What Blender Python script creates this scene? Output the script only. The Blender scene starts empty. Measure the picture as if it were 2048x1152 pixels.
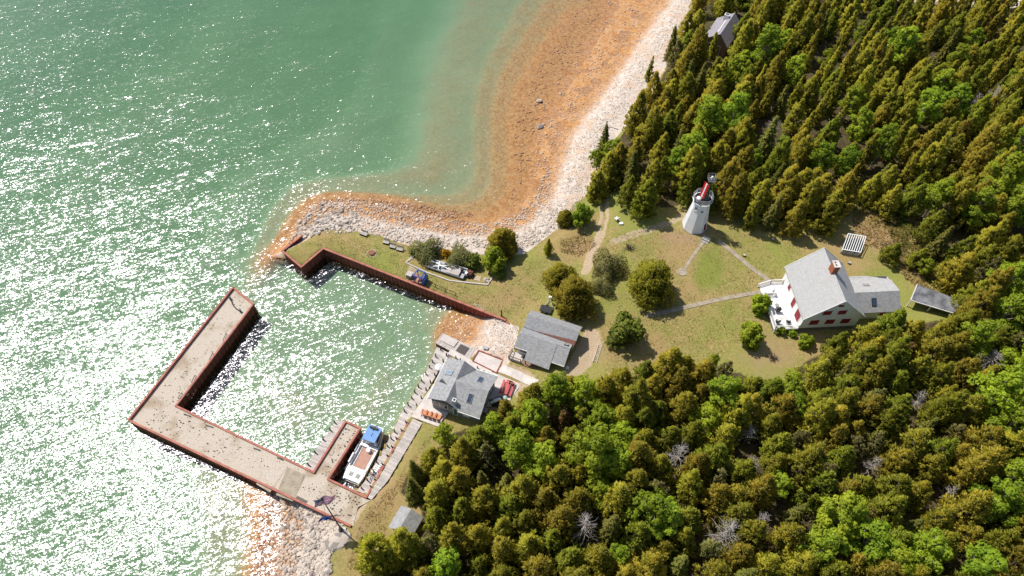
import bpy, bmesh, math, random
import numpy as np
from mathutils import Vector, Matrix, noise as mnoise

SC = bpy.context.scene
COL = SC.collection
rad = math.radians

# ------------------------------------------------------------------ camera, sky, sun
CAM_H, PITCH, FPX = 100.0, rad(54.0), 1400.0
cam_d = bpy.data.cameras.new("camera")
cam_d.sensor_width = 36.0
cam_d.lens = 36.0 * FPX / 2048.0
cam_d.clip_start, cam_d.clip_end = 1.0, 6000.0
cam = bpy.data.objects.new("camera", cam_d)
COL.objects.link(cam)
cam.location = (0, 0, CAM_H)
cam.rotation_euler = (math.pi / 2 - PITCH, 0, 0)
SC.camera = cam

SUN_EL, SUN_AZ = rad(56.5), math.atan2(0.60, -0.80)       # azimuth of the direction towards the sun, from +X
SUN_DIR = Vector((math.cos(SUN_EL) * math.cos(SUN_AZ), math.cos(SUN_EL) * math.sin(SUN_AZ), math.sin(SUN_EL)))
world = bpy.data.worlds.new("World")
SC.world = world
world.use_nodes = True
wn = world.node_tree
sky = wn.nodes.new("ShaderNodeTexSky")
sky.sky_type = 'NISHITA'
sky.sun_disc = False
sky.sun_elevation = SUN_EL
sky.sun_rotation = math.pi / 2 - SUN_AZ
wn.links.new(sky.outputs[0], wn.nodes["Background"].inputs[0])
wn.nodes["Background"].inputs[1].default_value = 0.125
sun_d = bpy.data.lights.new("sun", 'SUN')
sun_d.energy = 4.9
sun_d.angle = rad(0.5)
sun_d.color = (1.0, 0.955, 0.89)
sun = bpy.data.objects.new("sun", sun_d)
COL.objects.link(sun)
sun.rotation_euler = SUN_DIR.to_track_quat('Z', 'Y').to_euler()
sun.location = (0, 0, 150)
SC.view_settings.view_transform = 'Standard'
SC.view_settings.look = 'None'
SC.view_settings.gamma = 1.0
SC.view_settings.exposure = 0.14
SC.view_settings.use_curve_mapping = False
SC.cycles.use_denoising = True
SC.cycles.use_adaptive_sampling = True
SC.cycles.adaptive_threshold = 0.025
SC.cycles.max_bounces = 5
SC.cycles.diffuse_bounces = 3
SC.cycles.glossy_bounces = 2
SC.cycles.volume_bounces = 0
SC.cycles.transparent_max_bounces = 8
SC.cycles.caustics_reflective = False
SC.cycles.caustics_refractive = False

# ------------------------------------------------------------------ helpers
CF = np.array([0, math.cos(PITCH), -math.sin(PITCH)])
CU = np.array([0, math.sin(PITCH), math.cos(PITCH)])
CC = np.array([0, 0, CAM_H])

def ray(x, y):
    return CF + np.array([1.0, 0, 0]) * (x - 1024) / FPX + CU * (576 - y) / FPX
def P(x, y, z=0.0):                      # where the ray of a photo position meets a level plane
    d = ray(x, y)
    t = (z - CAM_H) / d[2]
    return np.array([d[0] * t, d[1] * t, z])
def PP(pts, z=0.0):
    return np.array([P(x, y, z)[:2] for x, y in pts])
def hit(x, y, p0, n):                    # ray against an upright plane
    d = ray(x, y)
    n = np.array(n)
    t = ((np.array(p0) - CC) @ n) / (d @ n)
    return CC + d * t

def tag(o, label=None, cat=None, group=None, kind=None):
    if label: o["label"] = label
    if cat: o["category"] = cat
    if group: o["group"] = group
    if kind: o["kind"] = kind
    return o
def thing(name, label, cat, loc=(0, 0, 0), rz=0.0, group=None):
    o = bpy.data.objects.new(name, None)
    o.empty_display_size = 0.2
    COL.objects.link(o)
    o.location = [float(c) for c in loc]
    o.rotation_euler = (0, 0, rz)
    return tag(o, label, cat, group)
def link(name, me, parent=None):
    o = bpy.data.objects.new(name, me)
    COL.objects.link(o)
    if parent is not None: o.parent = parent
    return o

class MB:
    def __init__(s): s.v, s.f, s.smooth = [], [], []
    def add(s, vs, fs, smooth=False):
        b = len(s.v)
        s.v += [tuple(float(c) for c in q) for q in vs]
        s.f += [tuple(i + b for i in q) for q in fs]
        s.smooth += [smooth] * len(fs)
        return s
    def box(s, x0, x1, y0, y1, z0, z1):
        return s.add([(x0,y0,z0),(x1,y0,z0),(x1,y1,z0),(x0,y1,z0),(x0,y0,z1),(x1,y0,z1),(x1,y1,z1),(x0,y1,z1)],
                     [(3,2,1,0),(4,5,6,7),(0,1,5,4),(1,2,6,5),(2,3,7,6),(3,0,4,7)])
    def hexa(s, bot, top):
        return s.add(list(bot) + list(top), [(3,2,1,0),(4,5,6,7),(0,1,5,4),(1,2,6,5),(2,3,7,6),(3,0,4,7)])
    def prism(s, poly, z0, z1):
        n = len(poly)
        a = sum(poly[i][0]*poly[(i+1)%n][1] - poly[(i+1)%n][0]*poly[i][1] for i in range(n))
        if a < 0: poly = list(poly)[::-1]
        vs = [(p[0], p[1], z0) for p in poly] + [(p[0], p[1], z1) for p in poly]
        return s.add(vs, [tuple(range(n))[::-1], tuple(range(n, 2*n))] + [(i, (i+1)%n, (i+1)%n+n, i+n) for i in range(n)])
    def slab(s, pts, t):                 # a sloping panel, t thick below its face
        n = len(pts)
        p = [Vector([float(c) for c in q]) for q in pts]
        nr = Vector((0, 0, 0))
        for i in range(n): nr += p[i].cross(p[(i+1) % n])
        if nr.z < 0: p = p[::-1]
        vs = [q - Vector((0, 0, t)) for q in p] + p
        return s.add(vs, [tuple(range(n))[::-1], tuple(range(n, 2*n))] + [(i, (i+1)%n, (i+1)%n+n, i+n) for i in range(n)])
    def bar(s, a, b, w, h=None):
        h = h or w
        a, b = Vector([float(c) for c in a]), Vector([float(c) for c in b])
        d = (b - a).normalized()
        up = Vector((0, 0, 1)) if abs(d.z) < 0.95 else Vector((0, 1, 0))
        x = d.cross(up).normalized() * w / 2
        y = x.cross(d).normalized() * h / 2
        return s.hexa([a-x-y, a+x-y, b+x-y, b-x-y], [a-x+y, a+x+y, b+x+y, b-x+y])
    def tube(s, a, b, r0, r1=None, n=8, caps=True):
        r1 = r0 if r1 is None else r1
        a, b = Vector([float(c) for c in a]), Vector([float(c) for c in b])
        d = (b - a).normalized()
        up = Vector((0, 0, 1)) if abs(d.z) < 0.95 else Vector((1, 0, 0))
        x = d.cross(up).normalized()
        y = d.cross(x)
        ring = [x*math.cos(2*math.pi*i/n) + y*math.sin(2*math.pi*i/n) for i in range(n)]
        vs = [a + q*r0 for q in ring] + [b + q*r1 for q in ring]
        s.add(vs, [(i, i+n, (i+1)%n+n, (i+1)%n) for i in range(n)], True)
        if caps: s.add(vs, [tuple(range(n)), tuple(range(n, 2*n))[::-1]])
        return s
    def path(s, pts, r, n=6):
        for a, b in zip(pts[:-1], pts[1:]): s.tube(a, b, r, r, n)
        return s
    def build(s, name, mat, parent=None, world=False):
        v = s.v
        if world and parent is not None:
            c, q = math.cos(-parent.rotation_euler[2]), math.sin(-parent.rotation_euler[2])
            L = parent.location
            v = [((x-L[0])*c - (y-L[1])*q, (x-L[0])*q + (y-L[1])*c, z-L[2]) for x, y, z in v]
        me = bpy.data.meshes.new(name)
        me.from_pydata(v, [], s.f)
        me.polygons.foreach_set("use_smooth", s.smooth)
        me.materials.append(mat)
        me.update()
        return link(name, me, parent)

def np_mesh(name, V, F, mat, parent=None, smooth=False):      # V (n,3), F (m,k)
    me = bpy.data.meshes.new(name)
    m, k = F.shape
    me.vertices.add(len(V)); me.vertices.foreach_set("co", np.ascontiguousarray(V, dtype=np.float32).ravel())
    me.loops.add(m * k); me.loops.foreach_set("vertex_index", np.ascontiguousarray(F, dtype=np.int32).ravel())
    me.polygons.add(m)
    me.polygons.foreach_set("loop_start", np.arange(0, m*k, k, dtype=np.int32))
    me.polygons.foreach_set("loop_total", np.full(m, k, dtype=np.int32))
    if smooth: me.polygons.foreach_set("use_smooth", np.ones(m, dtype=bool))
    if mat: me.materials.append(mat)
    me.update(calc_edges=True)
    return me

# ------------------------------------------------------------------ materials
class NT:
    def __init__(s, name):
        s.m = bpy.data.materials.new(name); s.m.use_nodes = True
        s.t = s.m.node_tree; s.t.nodes.clear()
        s.out = s.t.nodes.new("ShaderNodeOutputMaterial")
    def n(s, typ, **kw):
        q = s.t.nodes.new("ShaderNode" + typ)
        for k, v in kw.items():
            if k.startswith("_"): setattr(q, k[1:], v)
            else: s.put(q.inputs[int(k[1:]) if k[0] == "i" and k[1:].isdigit() else k.replace("__", " ")], v)
        return q
    def put(s, sock, v):
        if hasattr(v, "is_linked") or isinstance(v, bpy.types.NodeSocket): s.t.links.new(v, sock)
        elif isinstance(v, (tuple, list)) and len(v) == 3 and sock.type == 'RGBA': sock.default_value = (*v, 1)
        else: sock.default_value = v
    def math(s, op, a, b=0.0, c=0.0, clamp=False):
        q = s.n("Math", _operation=op, _use_clamp=clamp)
        s.put(q.inputs[0], a); s.put(q.inputs[1], b); s.put(q.inputs[2], c)
        return q.outputs[0]
    def mix(s, f, a, b, blend='MIX'):
        q = s.n("Mix", _data_type='RGBA', _blend_type=blend)
        s.put(q.inputs[0], f); s.put(q.inputs[6], a); s.put(q.inputs[7], b)
        return q.outputs[2]
    def ss(s, v, lo, hi, a=0.0, b=1.0):
        q = s.n("MapRange", _interpolation_type='SMOOTHSTEP')
        for i, x in enumerate((v, lo, hi, a, b)): s.put(q.inputs[i], x)
        return q.outputs[0]
    def noise(s, scale, detail=3.0, vec=None, rough=0.55, dist=0.0):
        q = s.n("TexNoise", Scale=scale, Detail=detail, Roughness=rough, Distortion=dist)
        if vec is not None: s.put(q.inputs["Vector"], vec)
        return q
    def obj(s): return s.n("TexCoord").outputs["Object"]
    def pos(s): return s.n("NewGeometry").outputs["Position"]
    def bump(s, h, strength=0.3, dist=0.05):
        return s.n("Bump", Height=h, Strength=strength, Distance=dist).outputs[0]
    def finish(s, col, rough=0.8, normal=None, metal=0.0, spec=0.3):
        b = s.n("BsdfPrincipled", Roughness=rough, Metallic=metal)
        s.put(b.inputs["Base Color"], col)
        b.inputs["Specular IOR Level"].default_value = spec
        if normal is not None: s.put(b.inputs["Normal"], normal)
        s.t.links.new(b.outputs[0], s.out.inputs[0])
        return s.m

def plain(name, a, b=None, scale=3.0, rough=0.7, metal=0.0, spec=0.3, bump=0.15, coord="pos"):
    """mottled solid colour: two tones, two noise sizes, fine bump"""
    t = NT(name); b = b or tuple(c * 0.7 for c in a)
    v = t.pos() if coord == "pos" else t.obj()
    n1, n2 = t.noise(scale, 4, v), t.noise(scale * 7, 3, v)
    f = t.math('ADD', t.math('MULTIPLY', n1.outputs[0], 0.65), t.math('MULTIPLY', n2.outputs[0], 0.35))
    col = t.mix(t.ss(f, 0.36, 0.64), b, a)
    return t.finish(col, rough, t.bump(n2.outputs[0], bump, 0.03), metal, spec)

def wood(name, a, b, scale=1.0, rough=0.85):
    t = NT(name); v = t.pos()
    rnd = t.n("ObjectInfo").outputs["Random"]
    n1, n2 = t.noise(1.2 * scale, 4, v), t.noise(9 * scale, 4, v)
    f = t.math('ADD', t.math('MULTIPLY', n1.outputs[0], 0.45), t.math('MULTIPLY', n2.outputs[0], 0.3))
    f = t.math('ADD', f, t.math('MULTIPLY', rnd, 0.3))
    return t.finish(t.mix(t.ss(f, 0.3, 0.75), b, a), rough, t.bump(n2.outputs[0], 0.3, 0.02))

def shingles(name, a, b, moss=(0.2, 0.2, 0.15), course=0.085):
    """roof of grey shingles: courses following the slope, tabs of uneven tone, weather streaks"""
    t = NT(name); v = t.obj()
    sep = t.n("SeparateXYZ"); t.put(sep.inputs[0], v)
    saw = t.math('FRACT', t.math('DIVIDE', sep.outputs[2], course))
    row = t.math('FLOOR', t.math('DIVIDE', sep.outputs[2], course))
    tab = t.n("TexWhiteNoise", _noise_dimensions='3D')
    cx = t.math('FLOOR', t.math('DIVIDE', t.math('ADD', sep.outputs[0], t.math('MULTIPLY', row, 0.37)), 0.3))
    cy = t.math('FLOOR', t.math('DIVIDE', t.math('ADD', sep.outputs[1], t.math('MULTIPLY', row, 0.41)), 0.3))
    cb = t.n("CombineXYZ"); t.put(cb.inputs[0], cx); t.put(cb.inputs[1], cy); t.put(cb.inputs[2], row)
    t.put(tab.inputs[0], cb.outputs[0])
    n1, n2 = t.noise(0.55, 4, v), t.noise(14, 3, v)
    f = t.math('ADD', t.math('MULTIPLY', tab.outputs[0], 0.45), t.math('MULTIPLY', n2.outputs[0], 0.55))
    col = t.mix(f, b, a)
    col = t.mix(t.ss(n1.outputs[0], 0.52, 0.75, 0, 0.55), col, moss)
    h = t.math('ADD', saw, t.math('MULTIPLY', n2.outputs[0], 0.5))
    return t.finish(col, 0.9, t.bump(h, 0.45, 0.03), spec=0.2)

def clapboard(name, a, b, pitch=0.14):
    t = NT(name); v = t.obj()
    sep = t.n("SeparateXYZ"); t.put(sep.inputs[0], v)
    saw = t.math('FRACT', t.math('DIVIDE', sep.outputs[2], pitch))
    n1, n2 = t.noise(0.8, 5, v), t.noise(12, 3, v)
    col = t.mix(t.ss(t.math('ADD', t.math('MULTIPLY', n1.outputs[0], .6), t.math('MULTIPLY', n2.outputs[0], .4)), 0.3, 0.55), b, a)
    return t.finish(col, 0.7, t.bump(t.math('MULTIPLY', saw, -1.0), 0.5, 0.03))

def foliage(name, a, b, tip, trans=0.3, hue=0.03):
    """leaf colour differs from spray to spray and from tree to tree; light passes through"""
    t = NT(name); v = t.obj()
    info = t.n("ObjectInfo")
    off = t.n("VectorMath", _operation='ADD'); t.put(off.inputs[0], v)
    sc = t.n("VectorMath", _operation='SCALE'); t.put(sc.inputs[0], info.outputs["Location"]); sc.inputs["Scale"].default_value = 0.37
    t.put(off.inputs[1], sc.outputs[0])
    n1, n2 = t.noise(0.75, 2, off.outputs[0]), t.noise(5.0, 3, off.outputs[0])
    col = t.mix(t.ss(n1.outputs[0], 0.35, 0.65), b, a)
    col = t.mix(t.ss(n2.outputs[0], 0.5, 0.72, 0, 0.75), col, tip)
    hs = t.n("HueSaturation", Saturation=1.0)
    r = info.outputs["Random"]
    t.put(hs.inputs["Hue"], t.math('ADD', 0.5 - hue / 2, t.math('MULTIPLY', r, hue)))
    t.put(hs.inputs["Value"], t.math('ADD', 0.78, t.math('MULTIPLY', t.math('FRACT', t.math('MULTIPLY', r, 7.13)), 0.42)))
    t.put(hs.inputs["Color"], col)
    d = t.n("BsdfPrincipled", Roughness=0.6); t.put(d.inputs["Base Color"], hs.outputs[0]); d.inputs["Specular IOR Level"].default_value = 0.15
    tr = t.n("BsdfTranslucent"); t.put(tr.inputs[0], t.mix(0.5, hs.outputs[0], t.mix(1.0, hs.outputs[0], (1.0, 1.0, 0.45), 'MULTIPLY')))
    ms = t.n("MixShader"); ms.inputs[0].default_value = trans
    t.put(ms.inputs[1], d.outputs[0]); t.put(ms.inputs[2], tr.outputs[0])
    t.t.links.new(ms.outputs[0], t.out.inputs[0])
    return t.m

def stone_mat(name, a, b, c):
    t = NT(name); v = t.pos(); info = t.n("ObjectInfo")
    n1, n2 = t.noise(0.7, 2, v), t.noise(6, 4, v)
    vo = t.n("TexVoronoi", Scale=1.3); t.put(vo.inputs["Vector"], v)
    sp = t.n("SeparateColor"); t.put(sp.inputs[0], vo.outputs["Color"])
    f = t.math('ADD', t.math('MULTIPLY', sp.outputs[0], 0.5), t.math('MULTIPLY', info.outputs["Random"], 0.5))
    col = t.mix(t.ss(f, 0.2, 0.7), b, a)
    col = t.mix(t.ss(n2.outputs[0], 0.5, 0.75, 0, 0.6), col, c)
    sz = t.n("SeparateXYZ"); t.put(sz.inputs[0], v)                       # orange algae below and just above the waterline
    wet = t.ss(t.math('ADD', sz.outputs[2], t.math('MULTIPLY', n1.outputs[0], 0.5)), 0.05, 0.6, 1.0, 0.0)
    col = t.mix(t.math('MULTIPLY', wet, 0.8), col, (0.42, 0.19, 0.05))
    return t.finish(col, 0.85, t.bump(n2.outputs[0], 0.4, 0.05), spec=0.25)

M = {}
M['rust'] = plain("rust_steel", (0.30, 0.075, 0.045), (0.17, 0.045, 0.03), 1.4, 0.75)
M['cap'] = plain("red_steel_cap", (0.43, 0.15, 0.10), (0.27, 0.085, 0.06), 1.2, 0.65)
M['white'] = plain("white_paint", (0.80, 0.79, 0.76), (0.70, 0.69, 0.66), 1.5, 0.55)
M['trim'] = plain("white_trim", (0.80, 0.80, 0.78), (0.74, 0.73, 0.70), 2, 0.5)
M['clap'] = clapboard("white_clapboard", (0.76, 0.76, 0.73), (0.66, 0.66, 0.63))
M['tower'] = plain("tower_white", (0.84, 0.85, 0.85), (0.74, 0.75, 0.75), 1.1, 0.6)
M['stonebase'] = plain("foundation_stone", (0.22, 0.2, 0.18), (0.12, 0.11, 0.1), 3, 0.9)
M['red'] = plain("red_shutter", (0.27, 0.018, 0.026), (0.18, 0.013, 0.018), 3, 0.6)
M['brightred'] = plain("daymark_red", (0.58, 0.018, 0.022), (0.48, 0.014, 0.018), 2, 0.5)
M['table'] = plain("faded_red_boards", (0.55, 0.10, 0.10), (0.42, 0.07, 0.07), 3, 0.7)
M['glass'] = plain("dark_glass", (0.03, 0.035, 0.045), (0.02, 0.022, 0.03), 2, 0.12, spec=0.6, bump=0.02)
M['skylight'] = plain("skylight_glass", (0.05, 0.07, 0.11), (0.03, 0.045, 0.08), 2, 0.15, spec=0.6, bump=0.02)
M['black'] = plain("black_iron", (0.03, 0.03, 0.032), (0.018, 0.018, 0.02), 4, 0.6)
M['steel'] = plain("galvanised_steel", (0.36, 0.36, 0.37), (0.25, 0.25, 0.26), 3, 0.5, metal=0.4)
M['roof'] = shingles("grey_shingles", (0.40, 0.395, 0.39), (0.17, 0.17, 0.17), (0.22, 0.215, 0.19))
M['rooflight'] = shingles("pale_shingles", (0.47, 0.455, 0.44), (0.29, 0.285, 0.275), (0.36, 0.345, 0.31))
M['roofold'] = shingles("violet_grey_shingles", (0.34, 0.31, 0.34), (0.22, 0.2, 0.22))
M['metalroof'] = plain("grey_sheet_roof", (0.21, 0.21, 0.22), (0.08, 0.08, 0.085), 0.9, 0.6)
M['brick'] = plain("chimney_brick", (0.42, 0.15, 0.07), (0.28, 0.09, 0.05), 5, 0.9)
M['mortar'] = plain("chimney_mortar", (0.42, 0.38, 0.33), (0.3, 0.27, 0.24), 5, 0.9)
M['concrete'] = plain("path_concrete", (0.37, 0.31, 0.23), (0.25, 0.205, 0.145), 1.3, 0.9)
M['paleconcrete'] = plain("pale_concrete", (0.60, 0.54, 0.49), (0.47, 0.42, 0.38), 0.9, 0.9)
M['plank'] = wood("weathered_plank", (0.54, 0.48, 0.43), (0.36, 0.32, 0.285))
M['brownwood'] = wood("brown_timber", (0.27, 0.17, 0.11), (0.13, 0.085, 0.06))
M['orangewood'] = wood("orange_chair_wood", (0.72, 0.33, 0.17), (0.52, 0.21, 0.10))
M['bark'] = plain("bark", (0.17, 0.13, 0.10), (0.09, 0.07, 0.055), 4, 0.95, coord="obj")
M['deadwood'] = plain("bleached_dead_wood", (0.42, 0.38, 0.35), (0.28, 0.25, 0.22), 4, 0.95, coord="obj")
M['blue'] = plain("boat_roof_blue", (0.10, 0.25, 0.52), (0.08, 0.20, 0.44), 1.5, 0.4)
M['machineblue'] = plain("machine_blue", (0.05, 0.10, 0.36), (0.03, 0.06, 0.22), 3, 0.5)
M['hull'] = plain("boat_white", (0.78, 0.78, 0.78), (0.68, 0.68, 0.69), 1.5, 0.35, spec=0.5, bump=0.03)
M['boatdeck'] = plain("boat_deck_brown", (0.45, 0.26, 0.19), (0.36, 0.205, 0.15), 2, 0.85)
M['flagblue'] = plain("flag_blue", (0.03, 0.09, 0.36), (0.02, 0.06, 0.26), 2, 0.8)
M['flagnavy'] = plain("flag_navy", (0.07, 0.08, 0.34), (0.05, 0.06, 0.26), 2, 0.8)
M['flagred'] = plain("flag_red", (0.62, 0.09, 0.20), (0.5, 0.07, 0.16), 2, 0.8)
M['flagwhite'] = plain("flag_white", (0.84, 0.80, 0.85), (0.76, 0.72, 0.77), 2, 0.8)
M['grey'] = plain("grey_box", (0.33, 0.32, 0.29), (0.22, 0.21, 0.19), 3, 0.7)
M['darkgreen'] = plain("dark_green", (0.06, 0.14, 0.09), (0.04, 0.10, 0.06), 3, 0.6)
M['rope'] = plain("rope_green", (0.10, 0.22, 0.20), (0.07, 0.16, 0.15), 5, 0.9)
M['stone'] = stone_mat("limestone", (0.50, 0.425, 0.35), (0.23, 0.20, 0.175), (0.57, 0.49, 0.415))
M['cedar'] = foliage("cedar_sprays", (0.49, 0.43, 0.052), (0.32, 0.31, 0.042), (0.66, 0.52, 0.13), 0.52)
M['cedargreen'] = foliage("green_cedar_sprays", (0.36, 0.38, 0.04), (0.22, 0.255, 0.032), (0.50, 0.46, 0.08), 0.5)
M['spruce'] = foliage("spruce_needles", (0.26, 0.25, 0.04), (0.155, 0.165, 0.03), (0.38, 0.31, 0.07), 0.4)
M['leaf'] = foliage("spring_leaves", (0.36, 0.44, 0.03), (0.22, 0.31, 0.022), (0.50, 0.56, 0.06), 0.48, 0.03)
M['darkleaf'] = foliage("shrub_leaves", (0.15, 0.19, 0.022), (0.09, 0.115, 0.016), (0.24, 0.26, 0.035), 0.3)
M['yellow'] = foliage("yellow_flowers", (0.70, 0.42, 0.02), (0.45, 0.24, 0.012), (0.75, 0.5, 0.04), 0.3)
M['greytwig'] = foliage("grey_green_sprays", (0.30, 0.285, 0.09), (0.19, 0.185, 0.062), (0.40, 0.34, 0.15), 0.4)
M['tan'] = foliage("tan_dying_sprays", (0.30, 0.19, 0.06), (0.18, 0.12, 0.04), (0.38, 0.26, 0.10), 0.25)

def gravel_deck():
    t = NT("pier_gravel"); v = t.pos()
    n1, n2, n3 = t.noise(0.28, 4, v), t.noise(2.2, 4, v), t.noise(9, 3, v)
    vo = t.n("TexVoronoi", Scale=1.25); t.put(vo.inputs["Vector"], v)
    col = t.mix(t.ss(n3.outputs[0], 0.35, 0.65), (0.37, 0.31, 0.24), (0.55, 0.475, 0.39))
    col = t.mix(t.ss(n1.outputs[0], 0.48, 0.66, 0, 0.85), col, (0.31, 0.235, 0.155))
    col = t.mix(t.ss(n2.outputs[0], 0.58, 0.70, 0, 0.7), col, (0.42, 0.34, 0.25))
    g = t.math('MULTIPLY', t.ss(vo.outputs["Distance"], 0.10, 0.20, 1, 0), t.ss(n1.outputs[0], 0.42, 0.60))
    col = t.mix(t.math('MULTIPLY', g, 0.85), col, (0.09, 0.08, 0.05))
    return t.finish(col, 0.92, t.bump(n3.outputs[0], 0.4, 0.04))
M['pierdeck'] = gravel_deck()
for k in ('flagblue', 'flagnavy', 'flagred', 'flagwhite'):
    nt = M[k].node_tree; pb = next(q for q in nt.nodes if q.type == 'BSDF_PRINCIPLED'); ou = next(q for q in nt.nodes if q.type == 'OUTPUT_MATERIAL')
    tl = nt.nodes.new("ShaderNodeBsdfTranslucent"); mx = nt.nodes.new("ShaderNodeMixShader"); mx.inputs[0].default_value = .6
    nt.links.new(pb.inputs["Base Color"].links[0].from_socket, tl.inputs[0]); nt.links.new(pb.outputs[0], mx.inputs[1]); nt.links.new(tl.outputs[0], mx.inputs[2]); nt.links.new(mx.outputs[0], ou.inputs[0])

def ground_material():
    t = NT("ground"); v = t.pos()
    sep = t.n("SeparateXYZ"); t.put(sep.inputs[0], v); z = sep.outputs[2]
    A = lambda k: t.n("Attribute", _attribute_name=k).outputs["Fac"]
    n0, n1, n2, n3 = t.noise(0.07, 3, v), t.noise(0.35, 4, v), t.noise(1.6, 4, v), t.noise(8, 4, v)
    vo = t.n("TexVoronoi", Scale=1.6); t.put(vo.inputs["Vector"], v)
    vs = t.n("SeparateColor"); t.put(vs.inputs[0], vo.outputs["Color"])
    vf = t.n("TexVoronoi", Scale=4.5); t.put(vf.inputs["Vector"], v)
    vfs = t.n("SeparateColor"); t.put(vfs.inputs[0], vf.outputs["Color"])
    c = lambda m, n, lo=0.42, hi=0.58: t.ss(t.math('ADD', m, t.math('MULTIPLY', t.math('SUBTRACT', n, 0.5), 0.55)), lo, hi)
    N = lambda q: q.outputs[0]
    # lawn: dry straw to green
    g = t.mix(t.ss(N(n1), 0.36, 0.62), (0.31, 0.225, 0.085), (0.215, 0.215, 0.048))
    g = t.mix(t.ss(N(n2), 0.40, 0.68, 0, 0.65), g, (0.35, 0.27, 0.105))
    g = t.mix(t.ss(N(n3), 0.44, 0.64, 0, 0.85), g, (0.11, 0.108, 0.03))
    n4 = t.noise(3.5, 3, v); g = t.mix(t.ss(N(n4), 0.5, 0.68, 0, 0.6), g, (0.40, 0.31, 0.14))
    g = t.mix(t.ss(N(n0), 0.50, 0.66, 0, 0.6), g, (0.33, 0.215, 0.105))
    g = t.mix(t.ss(N(n0), 0.50, 0.36, 0, 0.7), g, (0.21, 0.235, 0.05))
    w_ = lambda m, n: t.ss(t.math('ADD', m, t.math('MULTIPLY', t.math('SUBTRACT', n, 0.5), 1.3)), 0.05, 1.0)
    g = t.mix(t.math('MULTIPLY', w_(A("lush"), N(n2)), 0.8), g, (0.165, 0.20, 0.035))
    g = t.mix(t.math('MULTIPLY', w_(A("dry"), N(n1)), 0.8), g, t.mix(t.ss(N(n3), .4, .6), (0.26, 0.165, 0.09), (0.36, 0.24, 0.15)))
    # forest litter
    fl = t.mix(t.ss(N(n2), 0.4, 0.65), (0.055, 0.042, 0.022), (0.10, 0.075, 0.04))
    fl = t.mix(t.ss(N(n1), 0.5, 0.7, 0, 0.5), fl, (0.07, 0.085, 0.02))
    col = t.mix(c(A("forest"), N(n1)), g, fl)
    # worn earth and pale gravel
    dirt = t.mix(t.ss(N(n3), 0.4, 0.62), (0.31, 0.225, 0.145), (0.48, 0.375, 0.265))
    col = t.mix(t.math('MULTIPLY', c(A("dirt"), N(n2)), 0.92), col, dirt)
    # limestone beach
    st = t.mix(vs.outputs[0], (0.37, 0.305, 0.25), (0.57, 0.49, 0.415))
    st = t.mix(t.ss(vfs.outputs[1], 0.3, 0.9, 0, 0.6), st, (0.63, 0.55, 0.475))
    st = t.mix(t.ss(N(n1), 0.46, 0.64, 0, 0.75), st, (0.52, 0.36, 0.25))
    st = t.mix(t.ss(N(n3), 0.56, 0.72, 0, 0.55), st, (0.20, 0.16, 0.12))
    col = t.mix(c(A("beach"), N(n2)), col, st)
    # orange algae on stone near and under the waterline, pale marl in deep water
    zz = t.math('ADD', z, t.math('MULTIPLY', t.math('SUBTRACT', N(n1), 0.5), 0.9))
    org = t.mix(vs.outputs[1], (0.36, 0.15, 0.04), (0.51, 0.26, 0.095))
    org = t.mix(t.ss(vfs.outputs[0], 0.55, 1.0, 0, 0.7), org, (0.53, 0.35, 0.19))
    org = t.mix(t.ss(N(n2), 0.52, 0.74, 0, 0.6), org, (0.22, 0.10, 0.03))
    col = t.mix(t.math('MULTIPLY', t.ss(zz, -0.15, 0.75, 1, 0), c(A("beach"), N(n2))), col, org)
    deep = t.mix(t.ss(N(n0), 0.35, 0.65), (0.345, 0.365, 0.275), (0.375, 0.395, 0.30))
    col = t.mix(t.ss(t.math('ADD', z, t.math('MULTIPLY', t.math('SUBTRACT', N(n1), 0.5), 0.5)), -0.15, -2.0), col, deep)
    h = t.math('ADD', t.math('MULTIPLY', N(n3), 0.6), t.math('MULTIPLY', t.math('MULTIPLY', vo.outputs["Distance"], A("beach")), -0.8))
    return t.finish(col, 0.95, t.bump(h, 0.5, 0.08), spec=0.1)
M['ground'] = ground_material()

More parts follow.
